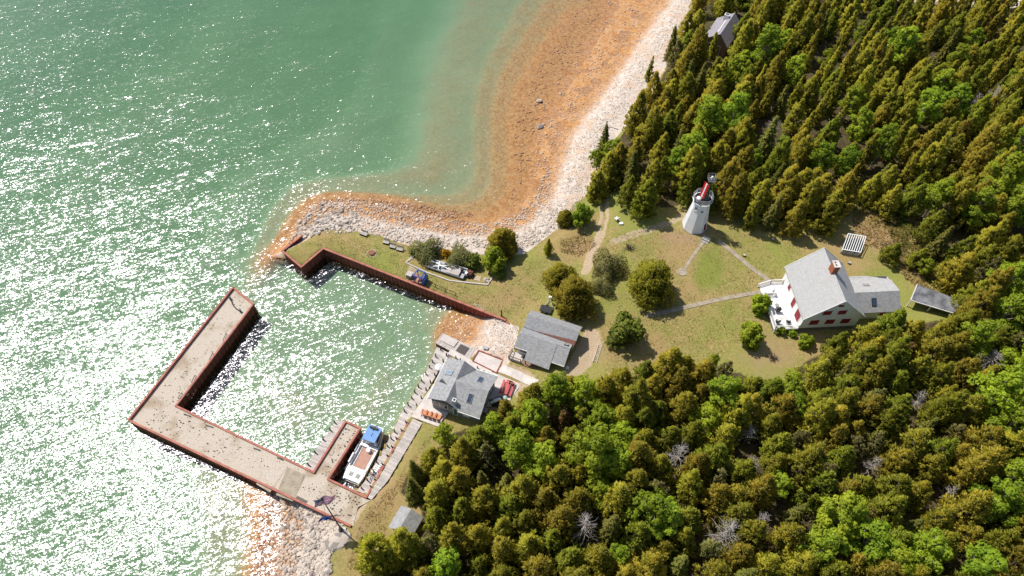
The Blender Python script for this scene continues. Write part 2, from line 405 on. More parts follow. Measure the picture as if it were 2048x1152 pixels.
def water_material():
    t = NT("lake_water"); v = t.pos()
    def wave(rot, sx, sy, scale, detail):
        mp = t.n("Mapping"); t.put(mp.inputs["Vector"], v)
        mp.vector_type = 'TEXTURE'; mp.inputs["Rotation"].default_value = (0, 0, -rot); mp.inputs["Scale"].default_value = (1 / sx, 1 / sy, 1)
        q = t.noise(scale, detail, mp.outputs[0], 0.55)
        s = t.n("VectorMath", _operation='SUBTRACT'); t.put(s.inputs[0], q.outputs["Color"]); s.inputs[1].default_value = (0.5, 0.5, 0.5)
        return s.outputs[0]
    def scale(a, k):
        s = t.n("VectorMath", _operation='SCALE'); t.put(s.inputs[0], a); s.inputs["Scale"].default_value = k
        return s.outputs[0]
    def add(a, b):
        s = t.n("VectorMath", _operation='ADD'); t.put(s.inputs[0], a); t.put(s.inputs[1], b)
        return s.outputs[0]
    w = add(add(scale(wave(rad(-24), 0.5, 1.2, 2.3, 1.5), 0.62), scale(wave(rad(-10), 0.75, 1.2, 6.0, 1.5), 0.70)), add(scale(wave(rad(-28), 0.3, 1.0, 0.22, 1.0), 0.16), scale(wave(rad(-20), 0.2, 1.0, 0.9, 1.0), 0.24)))
    m = t.n("VectorMath", _operation='MULTIPLY'); t.put(m.inputs[0], w); m.inputs[1].default_value = (1, 1, 0)
    nr = t.n("VectorMath", _operation='NORMALIZE'); t.put(nr.inputs[0], add_const(t, m.outputs[0]))
    fr = t.n("Fresnel"); fr.inputs[0].default_value = 1.5
    gl = t.n("BsdfGlossy", Roughness=0.185); gl.inputs[0].default_value = (0.93, 0.90, 1, 1); t.put(gl.inputs["Normal"], nr.outputs[0])
    tr = t.n("BsdfTransparent")
    ms = t.n("MixShader"); t.put(ms.inputs[0], fr.outputs[0]); t.put(ms.inputs[1], tr.outputs[0]); t.put(ms.inputs[2], gl.outputs[0])
    t.t.links.new(ms.outputs[0], t.out.inputs[0])
    ab = t.n("VolumeAbsorption", Density=0.25); ab.inputs[0].default_value = (0.335, 0.68, 0.41, 1)
    t.t.links.new(ab.outputs[0], t.out.inputs[1])
    return t.m
def add_const(t, a):
    s = t.n("VectorMath", _operation='ADD'); t.put(s.inputs[0], a); s.inputs[1].default_value = (0, 0, 1)
    return s.outputs[0]
M['water'] = water_material()

# ------------------------------------------------------------------ the lie of the land
rng = np.random.default_rng(11)
random.seed(11)
SPIT = [                                                               # contours of the spit and the northern shore
    (0.0, [(1300,0),(1240,90),(1180,170),(1130,230),(1105,265),(1090,330),(1070,390),(1035,430),(980,452),(920,455),(860,440),(800,425),(730,412),(680,408),(645,412),(620,430),(600,455),(588,478),(572,496)]),
    (-0.45, [(1150,30),(1090,110),(1050,180),(1030,250),(1035,330),(1030,390),(990,425),(920,436),(850,421),(790,407),(730,399),(680,397),(640,400),(610,420),(585,448),(560,480)]),
    (-2.4, [(1030,-20),(990,60),(955,120),(932,200),(932,290),(935,345),(905,380),(865,385),(800,378),(720,372),(650,372),(590,390),(560,430),(535,480)]),
    (-4.6, [(820,-20),(770,100),(760,250),(760,320),(700,335),(580,345),(520,410),(490,490)]),
    (-1.0, [(1110,10),(1050,95),(1012,170),(997,250),(1002,330),(998,385),(965,413),(915,422),(860,410)]),
    (-1.7, [(1070,-5),(1020,80),(983,148),(965,225),(967,310),(966,365),(935,397),(890,402),(850,397)]),
    (1.55, [(1400,-20),(1385,20),(1340,80),(1290,160),(1260,210),(1220,260),(1180,340),(1165,395),(1110,460),(1040,498),(960,493),(880,488),(800,482),(720,462),(660,452),(612,474)]),
    (2.0, [(580,500),(650,480),(720,495),(800,530),(900,570),(1000,612),(1050,560),(1110,500),(1190,420)]),
]
MAIN = [
    (0.0, [(1300,0),(1325,-50),(1380,-105),(1500,-120),(1650,-85),(1900,-50),(2300,-20)]),
    (-3.0, [(1150,-60),(1250,-140),(1500,-190),(1700,-160),(2300,-80)]),
    (1.6, [(1400,-30),(1500,-35),(1650,-22),(1800,2),(1900,9),(2300,22)]),
    (3.3, [(1440,60),(1320,240),(1260,400),(1240,500),(1230,600),(1240,700),(1280,800),(1300,950),(1280,1200)]),
    (3.3, [(1400,470),(1480,540),(1560,640),(1680,680),(1720,560),(1600,480)]),
    (4.2, [(1600,60),(1760,300),(1900,460),(2000,600),(1800,800),(1700,1000),(1700,1250)]),
    (4.6, [(2100,150),(2200,500),(2250,1200)]),
    (2.0, [(1040,700),(1010,790),(960,870),(860,880),(800,980),(735,1030),(715,1080),(690,1160),(680,1250)]),
    (2.6, [(1110,620),(1150,700),(1080,800),(960,950),(860,1050),(820,1200)]),
    (0.0, [(545,965),(585,1015),(597,1060),(590,1100),(578,1152),(570,1260)]),
    (0.9, [(600,985),(632,1040),(628,1100),(618,1160),(610,1260)]),
    (1.9, [(700,1056),(672,1080),(662,1120),(655,1160),(645,1260)]),
    (-0.5, [(505,955),(535,1010),(540,1060),(528,1110),(515,1260)]),
    (-2.6, [(440,930),(455,1000),(455,1060),(445,1152),(430,1260)]),
    (-4.8, [(300,900),(340,1000),(350,1100),(330,1260)]),
    (0.0, [(955,622),(938,645),(915,672),(900,690)]),
    (-0.6, [(925,613),(905,640),(885,668)]),
    (-2.4, [(890,600),(870,625),(850,655)]),
    (1.8, [(1010,640),(1020,668),(1005,715),(985,735),(905,720),(860,780),(828,832),(778,912),(737,990)]),
    (-3.2, [(700,560),(800,600),(840,640),(845,700),(805,790),(770,850),(730,860),(700,960)]),
    (-3.6, [(570,560),(480,700),(420,820),(620,930),(640,880)]), (-3.6, [(560,650),(620,720),(700,760),(680,690),(740,700)]), (-3.6, [(640,540),(760,620),(800,700)]), (-4.6, [(440,560),(330,720),(200,880)]),
]
DEEP = [(-5.3, [(400,-150),(300,60),(60,260),(-100,500)]), (-5.3, [(720,60),(680,180),(560,270),(430,330),(330,520),(180,700)]), (-5.3, [(700,-100),(720,60)]), (-5.3, [(50,800),(200,960),(250,1150),(200,1400)]), (-5.4, [(0,-300),(-400,-100),(-600,600),(-600,1300)]), (-5.2, [(500,200),(300,400),(150,700),(100,1000),(150,1400)]), (-5.2, [(600,-250),(650,0),(500,200)])]
for q in (SPIT, MAIN, DEEP):
    q[:] = [(z * (0.56 if z < 0 else 1.0), PP(pts, z * (0.56 if z < 0 else 1.0))) for z, pts in q]

def seg_dist(X, poly):
    d2 = np.full(len(X), 1e12)
    for a, b in zip(poly[:-1], poly[1:]):
        ab = b - a
        t = np.clip(((X - a) @ ab) / (ab @ ab), 0, 1)
        e = X - a - t[:, None] * ab
        d2 = np.minimum(d2, (e * e).sum(1))
    return np.sqrt(d2)
def inside(X, poly):
    r = np.zeros(len(X), bool)
    n = len(poly)
    for i in range(n):
        (x0, y0), (x1, y1) = poly[i], poly[(i + 1) % n]
        if y0 == y1: continue
        c = ((y0 > X[:, 1]) != (y1 > X[:, 1])) & (X[:, 0] < (x1 - x0) * (X[:, 1] - y0) / (y1 - y0) + x0)
        r ^= c
    return r
WALL_N = PP([(604,472),(565,503),(603,535),(647,498),(1010,641)], 2.0)        # line of the northern sheet-pile wall
def offset_line(L, d, closed=False):
    L = np.array(L, float); n = len(L); out = []
    for i in range(n):
        ns = []
        if i > 0 or closed: t = L[i] - L[i-1]; t /= np.hypot(*t); ns.append(np.array([-t[1], t[0]]))
        if i < n - 1 or closed: t = L[(i+1) % n] - L[i]; t /= np.hypot(*t); ns.append(np.array([-t[1], t[0]]))
        m = sum(ns) / len(ns); m /= max(m @ m, .3); out.append(L[i] + m * d)
    return np.array(out)
CUT = offset_line(WALL_N, 0.14)
BASIN = np.vstack([CUT[1:], PP([(1040,660),(1040,1500),(-1500,1500),(-1500,503)], 2.0)])

def raw_height(X):
    inb = inside(X, BASIN)
    def idw(conts, Y):
        num = np.zeros(len(Y)); den = np.zeros(len(Y))
        for z, pl in conts:
            w = 1.0 / (seg_dist(Y, pl) + 0.15) ** 3.0
            num += w * z; den += w
        return num / den
    w = np.clip((CUT[1][0] - .5 - X[:, 0]) / 3.0, 0, 1)
    out = np.zeros(len(X))
    out[inb] = idw(MAIN + DEEP, X[inb])
    out[~inb] = idw(SPIT + MAIN[:12] + DEEP, X[~inb])
    k = w > 0
    out[k] = out[k] * (1 - w[k]) + w[k] * idw(SPIT + MAIN + DEEP, X[k])
    return out
SP = 0.55
gx = np.concatenate([[-1800, -700, -300], np.arange(-150, 150, SP), [300, 700, 1800]])
gy = np.concatenate([[-1500, -500, -60], np.arange(12, 196, SP), [300, 700, 2500]])
GX, GY = np.meshgrid(np.clip(gx, -150, 150), np.clip(gy, 12, 196))
XY = np.column_stack([GX.ravel(), GY.ravel()])
WP = CUT
# vertices beside the wall slide onto it so that the bank is cut off cleanly
near = np.where(seg_dist(XY, WP) < SP * 1.42)[0]
for i in near:
    p = XY[i]; best = None
    for a, b in zip(WP[:-1], WP[1:]):
        ab = b - a; t = float(np.clip((p - a) @ ab / (ab @ ab), 0, 1)); q = a + t * ab
        d = np.hypot(*(p - q))
        if best is None or d < best[0]: best = (d, q)
    d, q = best
    if d > 1e-6: XY[i] = q + (p - q) / d * 0.03
Zg = raw_height(XY)
Zg += 0.10 * np.array([mnoise.fractal((x * 0.25, y * 0.25, 3.1), 1.0, 2.0, 3) for x, y in XY]) * np.clip(np.abs(Zg) + 0.3, 0, 1)
def lower(px, z, top):
    poly = PP(px, z); d = seg_dist(XY, np.vstack([poly, poly[:1]])); m = inside(XY, poly) & (d > .05)
    Zg[m] = np.minimum(Zg[m], top)
lower([(905,716),(850,792),(822,833),(876,853),(905,815),(1012,812),(1042,768),(995,748)], 1.95, 1.62)
lower([(874,694),(851,748),(823,797),(806,822),(787,864),(752,925),(731,962),(714,982),(736,990),(751,963),(772,926),(800,873),(821,836),(849,790),(876,742),(906,710)], 1.15, .6)
lower([(860,690),(838,746),(810,795),(793,820),(774,862),(739,923),(718,960),(702,980),(714,982),(731,962),(752,925),(787,864),(806,822),(823,797),(851,748),(874,694)], .3, -1.2)
lower([(852,790),(822,833),(733,994),(724,984),(800,850),(840,786)], 1.3, .6)
lower([(850,790),(905,715),(900,700),(870,690),(845,740)], 1.3, .6)
lower([(736,996),(826,838),(846,846),(778,962),(744,1001)], 1.85, 1.45)
lower([(871,685),(885,666),(956,700),(940,722)], 1.2, .75)
lower([(945,722),(957,701),(1006,720),(993,746)], 1.75, 1.4)
lower([(893,706),(902,696),(987,741),(980,753)], 1.8, 1.4)
lower([(620,944),(691,842),(720,856),(656,958),(732,994),(742,1000),(716,1014),(707,1052),(700,1051),(600,1000)], 1.9, 1.5)
Zgrid = Zg.reshape(len(gy), len(gx))
def terr(x, y):
    i = np.clip((np.asarray(x) + 150) / SP + 3, 3, len(gx) - 5); j = np.clip((np.asarray(y) - 12) / SP + 3, 3, len(gy) - 5)
    i0, j0 = np.floor(i).astype(int), np.floor(j).astype(int); u, w = i - i0, j - j0
    return (Zgrid[j0, i0]*(1-u) + Zgrid[j0, i0+1]*u)*(1-w) + (Zgrid[j0+1, i0]*(1-u) + Zgrid[j0+1, i0+1]*u)*w
def G(x, y, up=0.0):                      # photo position dropped on the terrain (or `up` metres above it)
    z = 2.5
    for _ in range(8):
        p = P(x, y, z + up); z = float(terr(p[0], p[1]))
    return np.array([p[0], p[1], z])
def GG(pts): return np.array([G(x, y)[:2] for x, y in pts])

FULLX = np.column_stack([np.repeat(gx[None], len(gy), 0).ravel(), np.repeat(gy[:, None], len(gx), 1).ravel()])
inner = (np.abs(FULLX[:, 0]) < 151) & (FULLX[:, 1] > 11) & (FULLX[:, 1] < 197)
V = np.column_stack([np.where(inner[:, None], XY, FULLX), Zg])
nx_, ny_ = len(gx), len(gy)
I = (np.arange(ny_ - 1)[:, None] * nx_ + np.arange(nx_ - 1)[None]).ravel()
F = np.column_stack([I, I + 1, I + 1 + nx_, I + nx_])
gme = np_mesh("ground", V, F, M['ground'], smooth=True)
ground = link("ground", gme)
tag(ground, kind="structure")

def band(line, w, soft=0.5): return np.clip(1 - (seg_dist(XY, line) - w) / soft, 0, 1)
def area(poly, soft=1.2):
    d = seg_dist(XY, np.vstack([poly, poly[:1]])); s = np.where(inside(XY, poly), d, -d)
    return np.clip(0.5 + s / (2 * soft), 0, 1)
BEACH = GG([(1412,-60),(1402,20),(1358,88),(1318,158),(1280,220),(1232,275),(1200,340),(1180,388),(1150,405),(1118,455),(1050,508),(1000,512),(930,505),(880,497),(810,490),(760,470),(700,462),(655,455),(610,482),(575,500),(450,600),(300,300),(900,-200)])
beach = np.maximum.reduce([area(BEACH, 0.7),
    area(GG([(955,615),(1008,641),(1038,655),(1030,690),(1022,722),(1004,742),(930,700),(895,690),(870,640)]), 0.5),
    area(GG([(540,965),(600,985),(650,1020),(692,1052),(675,1075),(660,1105),(662,1160),(650,1260),(400,1260),(400,950)]), 0.6),
    area(GG([(1500,-30),(1650,-18),(1800,2),(1900,12),(2300,24),(2300,-100),(1300,-160)]), 1.0),
    (Zg < 0.05).astype(float)])
dirt = np.maximum.reduce([
    0.8 * band(GG([(1201,398),(1203,430),(1196,466),(1174,515),(1166,545)]), 0.15, .45), 0.8 * band(GG([(1214,398),(1216,430),(1207,470),(1187,512),(1177,545)]), 0.15, .45),
    0.6 * band(GG([(1203,470),(1182,512),(1170,548)]), 0.4), 0.55 * band(GG([(1225,484),(1262,470),(1308,457),(1350,440),(1390,420)]), 0.6, 1.2),
    0.95 * area(GG([(1172,655),(1198,660),(1205,690),(1180,735),(1150,760),(1120,752),(1150,700)]), 0.8),
    0.62 * area(GG([(815,520),(845,545),(842,570),(812,560)]), 0.6), 0.35 * area(GG([(928,575),(985,578),(975,592),(940,600)]), 0.8),
    0.7 * area(GG([(1022,722),(1075,745),(1075,790),(1020,800),(1035,760),(1000,745)]), 0.8),
    0.8 * area(GG([(700,1005),(745,998),(722,1030),(712,1052),(690,1040)]), 0.6)])
lush = np.maximum.reduce([1.0 * area(GG([(1395,505),(1432,492),(1450,540),(1440,575),(1400,585),(1385,550)]), 1.5), 0.55 * area(GG([(620,485),(800,545),(800,560),(650,495)]), 2),
    0.6 * area(GG([(1710,540),(1800,530),(1790,560),(1720,562)]), 1.5), 0.5 * area(GG([(1400,620),(1500,600),(1480,650),(1400,680)]), 2), 0.5 * area(GG([(830,855),(880,850),(860,900),(800,930)]), 1.5)])
dry = np.maximum.reduce([0.9 * area(GG([(1330,455),(1395,470),(1395,490),(1340,492),(1310,475)]), 1.5), 0.8 * area(GG([(1700,430),(1800,470),(1860,520),(1830,560),(1760,500),(1720,480)]), 2.5),
    0.7 * area(GG([(1480,680),(1540,670),(1600,690),(1590,730),(1520,745),(1480,720)]), 2), 0.7 * area(GG([(1140,480),(1190,480),(1170,510),(1140,505)]), 1.2),
    0.55 * area(GG([(760,960),(800,980),(740,1060),(700,1160),(670,1160),(690,1060)]), 2), 0.6 * area(GG([(1190,690),(1260,690),(1250,730),(1190,730)]), 1.5)])
FOREST_N = [(1392,-30),(1385,40),(1345,110),(1302,195),(1225,292),(1182,355),(1200,392),(1240,380),(1285,415),(1345,415),(1390,392),(1450,400),(1500,428),(1560,445),(1625,452),(1690,415),(1745,392),(1820,425),(1880,490),(1925,580),(1960,640),(2120,640),(2120,0),(1900,-14),(1800,-24),(1650,-40),(1500,-42)]
FOREST_S = [(1930,625),(1880,640),(1800,655),(1740,668),(1680,690),(1610,725),(1565,775),(1520,775),(1480,745),(1420,738),(1370,728),(1300,745),(1215,765),(1110,768),(1062,805),(1005,835),(955,848),(905,868),(865,905),(815,950),(800,985),(842,1012),(842,1062),(775,1085),(740,1120),(715,1160),(700,1215),(2140,1215),(2140,625)]
forest = np.maximum(area(GG(FOREST_N), 1.5), area(GG(FOREST_S), 1.5))
for nm, arr in (("beach", beach), ("dirt", dirt), ("lush", lush), ("dry", dry), ("forest", forest * (1 - 0.9 * np.clip(beach, 0, 1)))):
    at = gme.attributes.new(nm, 'FLOAT', 'POINT'); at.data.foreach_set("value", arr.astype(np.float32))

# ------------------------------------------------------------------ the lake: a closed body of water
wb = MB().box(-1790, 1790, -1490, 2490, -14, 0)
water = wb.build("lake_water", M['water'])
tag(water, kind="structure")

# ------------------------------------------------------------------ draped paving
def drape(name, pts, width, mat, top=0.05, px=True, parent=None):
    line = [G(x, y)[:2] for x, y in pts] if px else pts
    fine = []
    for a, b in zip(line[:-1], line[1:]):
        k = max(1, int(np.hypot(*(b - a)) / 0.8))
        fine += [a + (b - a) * i / k for i in range(k)]
    fine.append(line[-1]); fine = np.array(fine)
    tan = np.gradient(fine, axis=0); tan /= np.linalg.norm(tan, axis=1)[:, None]
    nr = np.column_stack([-tan[:, 1], tan[:, 0]]) * width / 2
    L, R = fine + nr, fine - nr
    mb = MB(); n = len(fine)
    zz = np.maximum(np.maximum(terr(L[:, 0], L[:, 1]), terr(R[:, 0], R[:, 1])), terr(fine[:, 0], fine[:, 1])) + top
    vs = [(*L[i], zz[i]) for i in range(n)] + [(*R[i], zz[i]) for i in range(n)] + [(*L[i], zz[i]-0.3) for i in range(n)] + [(*R[i], zz[i]-0.3) for i in range(n)]
    fs = []
    for i in range(n - 1):
        fs += [(i, n+i, n+i+1, i+1), (2*n+i, i, i+1, 2*n+i+1), (n+i, 3*n+i, 3*n+i+1, n+i+1)]
    fs += [(0, 2*n, 3*n, n), (n-1, 2*n-1, 4*n-1, 3*n-1)]
    return tag(mb.add(vs, fs).build(name, mat, parent), kind=None if parent else "structure")
drape("concrete_path", [(1436,480),(1470,509),(1508,540),(1546,566)], 0.8, M['concrete'])
drape("concrete_path", [(1536,582),(1470,593),(1420,603),(1375,613),(1330,624),(1290,632)], 0.75, M['concrete'])
drape("concrete_path", [(1408,482),(1386,512),(1370,536)], 0.55, M['concrete'])
c = G(1364, 544); tag(MB().prism([(c[0] + 0.95*math.cos(a), c[1] + 0.85*math.sin(a)) for a in np.linspace(0, 2*math.pi, 20)[:-1]], c[2]-0.2, c[2]+0.10).build("concrete_pad", M['concrete']), kind="structure")
c = G(1538, 572); tag(MB().prism([(c[0] + 1.5*math.cos(a), c[1] + 1.4*math.sin(a)) for a in np.linspace(0, 2*math.pi, 20)[:-1]], c[2]-0.2, c[2]+0.12).build("concrete_pad", M['concrete']), kind="structure")
drape("walkway", [(1000,737),(1036,751),(1073,768)], 1.5, M['paleconcrete'], 0.08)

# ------------------------------------------------------------------ sheet piling
def pile_wall(parent, a, b, ztop, zbot, name="sheet_pile"):
    a, b = np.array(a[:2], float), np.array(b[:2], float)
    L = np.hypot(*(b - a)); t = (b - a) / L; nr = np.array([-t[1], t[0]])
    prof = [(0, 0.07), (0.30, 0.07), (0.42, -0.07), (0.72, -0.07)]
    k = max(1, round(L / 0.84)); sc = L / (k * 0.84); pts = []
    for i in range(k):
        pts += [((i*0.84 + s) * sc, o) for s, o in prof]
    pts.append((L, 0.07))
    vs, fs = [], []
    for s, o in pts:
        q = a + t * s + nr * o
        vs += [(*q, zbot), (*q, ztop)]
    for i in range(len(pts) - 1): fs.append((2*i, 2*i+2, 2*i+3, 2*i+1))
    return MB().add(vs, fs).build(name, M['rust'], parent, True)
def rim(parent, a, b, z0, z1, w=0.3, name="steel_cap", ext=0.0):
    a, b = np.array(a[:2], float), np.array(b[:2], float)
    t = (b - a) / np.hypot(*(b - a)); a = a - t * ext; b = b + t * ext
    nr = np.array([-t[1], t[0]]) * w / 2
    return MB().prism([a + nr, b + nr, b - nr, a - nr], z0, z1).build(name, M['cap'], parent, True)

sw = thing("sea_wall", "long rust red sheet pile wall along the grassy spit", "sea wall", (*WALL_N[2], 0))
for i in range(4):
    a, b = WALL_N[i], WALL_N[i + 1]
    pile_wall(sw, a, b, 2.1, -5)
    rim(sw, a, b, 2.02 + 0.003*i, 2.24 + 0.003*i, 0.34, ext=0.15)
e = G(1016, 646); MB().bar((*WALL_N[4], 1.9), (e[0]+0.3, e[1]-0.2, 1.7), 0.35, 0.4).build("end_beam", M['cap'], sw, True)

# ------------------------------------------------------------------ the pier
DK = 1.9
pier_px = [(466,575),(506,607),(357,803),(351,811),(627,944),(691,842),(720,856),(656,958),(732,994),(742,1000),(716,1014),(707,1052),(700,1051),(257,840)]
pier_w = [tuple(P(x, y, 2.2)[:2]) for x, y in pier_px]
pier = thing("pier", "L shaped pale gravel pier edged with red steel in the harbour", "pier", (*pier_w[13], 0))
cw = sum(pier_w[i][0]*pier_w[(i+1)%14][1] - pier_w[(i+1)%14][0]*pier_w[i][1] for i in range(14)) < 0
MB().prism([tuple(p) for p in offset_line(pier_w, -.10 if cw else .10, True)], -5, DK).build("deck", M['pierdeck'], pier, True)
runs = [(13, 0, .42), (0, 1, .3), (1, 2, .22), (2, 3, .22), (3, 4, .22), (4, 5, .3), (5, 6, .3), (6, 7, .3), (7, 8, .3), (12, 13, .3)]
for k, (i, j, hgt) in enumerate(runs):
    a, b = pier_w[i], pier_w[j]
    rim(pier, a, b, DK - 0.1 - 0.002*k, DK + hgt + 0.002*k, 0.30, ext=0.12)
    pile_wall(pier, a, b, DK - 0.05, -5)
# concrete pads let into the gravel
for q, m_ in (([(545,921),(575,933),(540,985),(512,968)], 'pierdeck'), ([(575,934),(612,950),(586,1003),(552,990)], 'concrete')):
    MB().prism([P(x, y, DK)[:2] for x, y in q], DK - 0.1, DK + 0.03).build("concrete_slab", M[m_], pier, True)
g0, g1 = P(592, 996, DK), P(612, 1006, DK)
mb = MB()
for k in range(11):
    q = g0 + (g1 - g0) * k / 10; mb.bar(q + [0.18, 0.3, 0.03], q + [-0.18, -0.3, 0.03], 0.07, 0.05)
mb.build("drain_grate", M['black'], pier, True)
# mooring rails let into the rim
def mooring_rail(px0, px1, h=0.25):
    a, b = P(*px0, DK), P(*px1, DK)
    m = MB(); m.tube(a, a + [0, 0, h], 0.05).tube(b, b + [0, 0, h], 0.05).tube(a + [0, 0, h], b + [0, 0, h], 0.05)
    m.build("mooring_rail", M['black'], pier, True)
for a, b in [((447,682),(453,668)),((420,721),(426,707)),((384,766),(391,752)),((357,797),(364,787)),((369,829),(381,833)),((412,851),(426,855)),((508,897),(520,901)),((555,916),(566,920))]:
    mooring_rail(a, b)
ch = thing("mooring_chain", "black mooring chain lying between two bollards on pier tip", "chain", (*P(468, 605, DK)[:2], DK))
a, b = P(461, 598, DK + .1), P(481, 623, DK + .1)
mid = P(466, 610, DK + .1), P(472, 617, DK + .1)
MB().path([a, mid[0], mid[1], b], 0.09).build("chain", M['black'], ch, True)
for q in (a, b):
    MB().tube(q - [0, 0, .1], q + [0, 0, .3], 0.17, 0.14, 10).tube(q + [0, 0, .3], q + [0, 0, .38], 0.22, 0.22, 10).build("bollard", M['black'], ch, True)

# ------------------------------------------------------------------ timber wharf: boards between two rows of piles, red kerb, boardwalk
ZW = 1.15
outer = [(874,694),(851,748),(823,797),(806,822),(787,864),(752,925),(731,962),(714,982)]
inner_ = [(906,710),(876,742),(849,790),(821,836),(800,873),(772,926),(751,963),(736,990)]
wo, wi = [P(x, y, ZW)[:2] for x, y in outer], [P(x, y, ZW)[:2] for x, y in inner_]
wharf = thing("timber_wharf", "weathered board wharf along the harbour edge below the boathouse", "wharf", (*wo[3], 0))
MB().prism(wo + wi[::-1], -4.5, ZW - 0.08).build("crib", M['brownwood'], wharf, True)
def along(poly, s):
    d = [0]
    for a, b in zip(poly[:-1], poly[1:]): d.append(d[-1] + np.hypot(*(np.array(b) - a)))
    s *= d[-1]
    for i in range(len(poly) - 1):
        if s <= d[i + 1] or i == len(poly) - 2:
            return np.array(poly[i]) + (np.array(poly[i + 1]) - poly[i]) * (s - d[i]) / (d[i + 1] - d[i])
def planks(parent, A, B, n, z, mat, over=0.05, gap=0.07, name="plank", skip=()):
    for k in range(n):
        if k in skip: continue
        g = gap / 2 / 1.0
        a0, a1, b0, b1 = along(A, (k + g) / n), along(A, (k + 1 - g) / n), along(B, (k + g) / n), along(B, (k + 1 - g) / n)
        u = (b0 - a0) / np.hypot(*(b0 - a0)) * (over + random.uniform(-0.03, 0.03))
        dz = random.uniform(-0.015, 0.015)
        MB().prism([a0 - u, b0 + u, b1 + u, a1 - u], z - 0.08 + dz, z + dz).build(name, mat, parent, True)
planks(wharf, wo, wi, 96, ZW, M['plank'], gap=0.05)
for k, (x, y) in enumerate([(880,699),(871,713),(864,724),(858,735),(851,748),(843,762),(836,774),(829,785),(823,797),(815,810),(808,822),(788,864),(781,877),(774,892),(753,925),(747,944),(734,960),(722,976),
             (892,711),(886,723),(878,736),(869,750),(860,765),(851,780),(842,796),(833,811)]):
    q = P(x, y, ZW); q[:2] += [0.1, -0.05]
    h = random.uniform(0.65, 0.95)
    MB().tube(q - [0, 0, 1.2], q + [random.uniform(-.05, .05), random.uniform(-.05, .05), h], 0.13, 0.10, 8).build("mooring_post", M['black'], wharf, True)
# red kerb wall and boardwalk behind it
kerb = thing("red_kerb_wall", "low red steel wall with black posts beside the boat slip", "kerb wall", (*P(778, 912, 1.4)[:2], 1.0))
ka, kb = P(733, 993, 1.7)[:2], P(822, 835, 1.7)[:2]
rim(kerb, ka, kb, 0.9, 1.75, 0.28)
for x, y in [(815,846),(806,862),(796,878),(787,895),(778,913),(768,930),(753,961),(745,975)]:
    q = P(x, y, 1.7); MB().tube(q + [-0.25, 0.1, -0.55], q + [-0.3, 0.15, 0.45], 0.09, 0.08, 8).build("post", M['black'], kerb, True)
    MB().bar(q + [-0.35, 0.2, 0.05], q + [0.45, -0.25, 0.05], 0.14, 0.12).build("brace", M['black'], kerb, True)
bw = thing("boardwalk", "grey plank boardwalk on the grass side of the red kerb", "boardwalk", (*P(800, 910, 1.75)[:2], 1.6))
ba = [P(736, 996, 1.85)[:2], P(826, 838, 1.85)[:2]]
bb = [P(743, 999, 1.85)[:2], P(776, 960, 1.85)[:2], P(844, 846, 1.85)[:2]]
planks(bw, ba, bb, 58, 1.9, M['plank'], gap=0.07)
MB().prism([ba[0], ba[1], bb[2], bb[1], bb[0]], 0.6, 1.8).build("bearers", M['brownwood'], bw, True)
# timber apron on the finger of the pier
fa = [P(610, 934, 1.2)[:2], P(673, 841, 1.2)[:2]]; fb = [P(627, 942, 1.2)[:2], P(690, 843, 1.2)[:2]]
ap = thing("finger_apron", "narrow plank apron along the harbour side of the pier finger", "apron", (*fa[0], 0))
planks(ap, fa, fb, 34, 1.25, M['plank'], gap=0.06)
MB().prism(fa + fb[::-1], -4.5, 1.16).build("crib", M['brownwood'], ap, True)
for x, y in [(617,930),(631,906),(647,880),(661,861),(670,846)]:
    q = P(x, y, 1.2); MB().tube(q - [0, 0, .6], q + [0, 0, .8], 0.12, 0.10).build("mooring_post", M['black'], ap, True)

# floating dock north of the boathouse
dk_px = [(873,672),(884,668),(952,705),(941,722)]
dq = [P(x, y, 1.2) for x, y in [(871,685),(885,666),(956,700),(940,722)]]
dock = thing("plank_dock", "grey plank dock with dark mat beside the stony boat ramp", "dock", (*dq[0][:2], 0))
A_, B_ = [dq[0][:2], dq[3][:2]], [dq[1][:2], dq[2][:2]]
MB().prism([q[:2] for q in dq], -2.5, 1.05).build("frame", M['brownwood'], dock, True)
planks(dock, A_, B_, 24, 1.15, M['plank'], gap=0.08)
L_ = lambda s, t, z=1.17: np.array([*(along(A_, s) * (1 - t) + along(B_, s) * t), z])
MB().prism([L_(.55, .18)[:2], L_(.80, .18)[:2], L_(.80, .85)[:2], L_(.55, .85)[:2]], 1.17, 1.20).build("mat", plain("dark_mat", (0.10, 0.085, 0.08), (0.07, 0.06, 0.055), 4, .9), dock, True)
MB().prism([L_(.08, .35)[:2], L_(.46, .35)[:2], L_(.46, .95)[:2], L_(.08, .95)[:2]], 1.17, 1.32).build("raised_panel", M['plank'], dock, True)
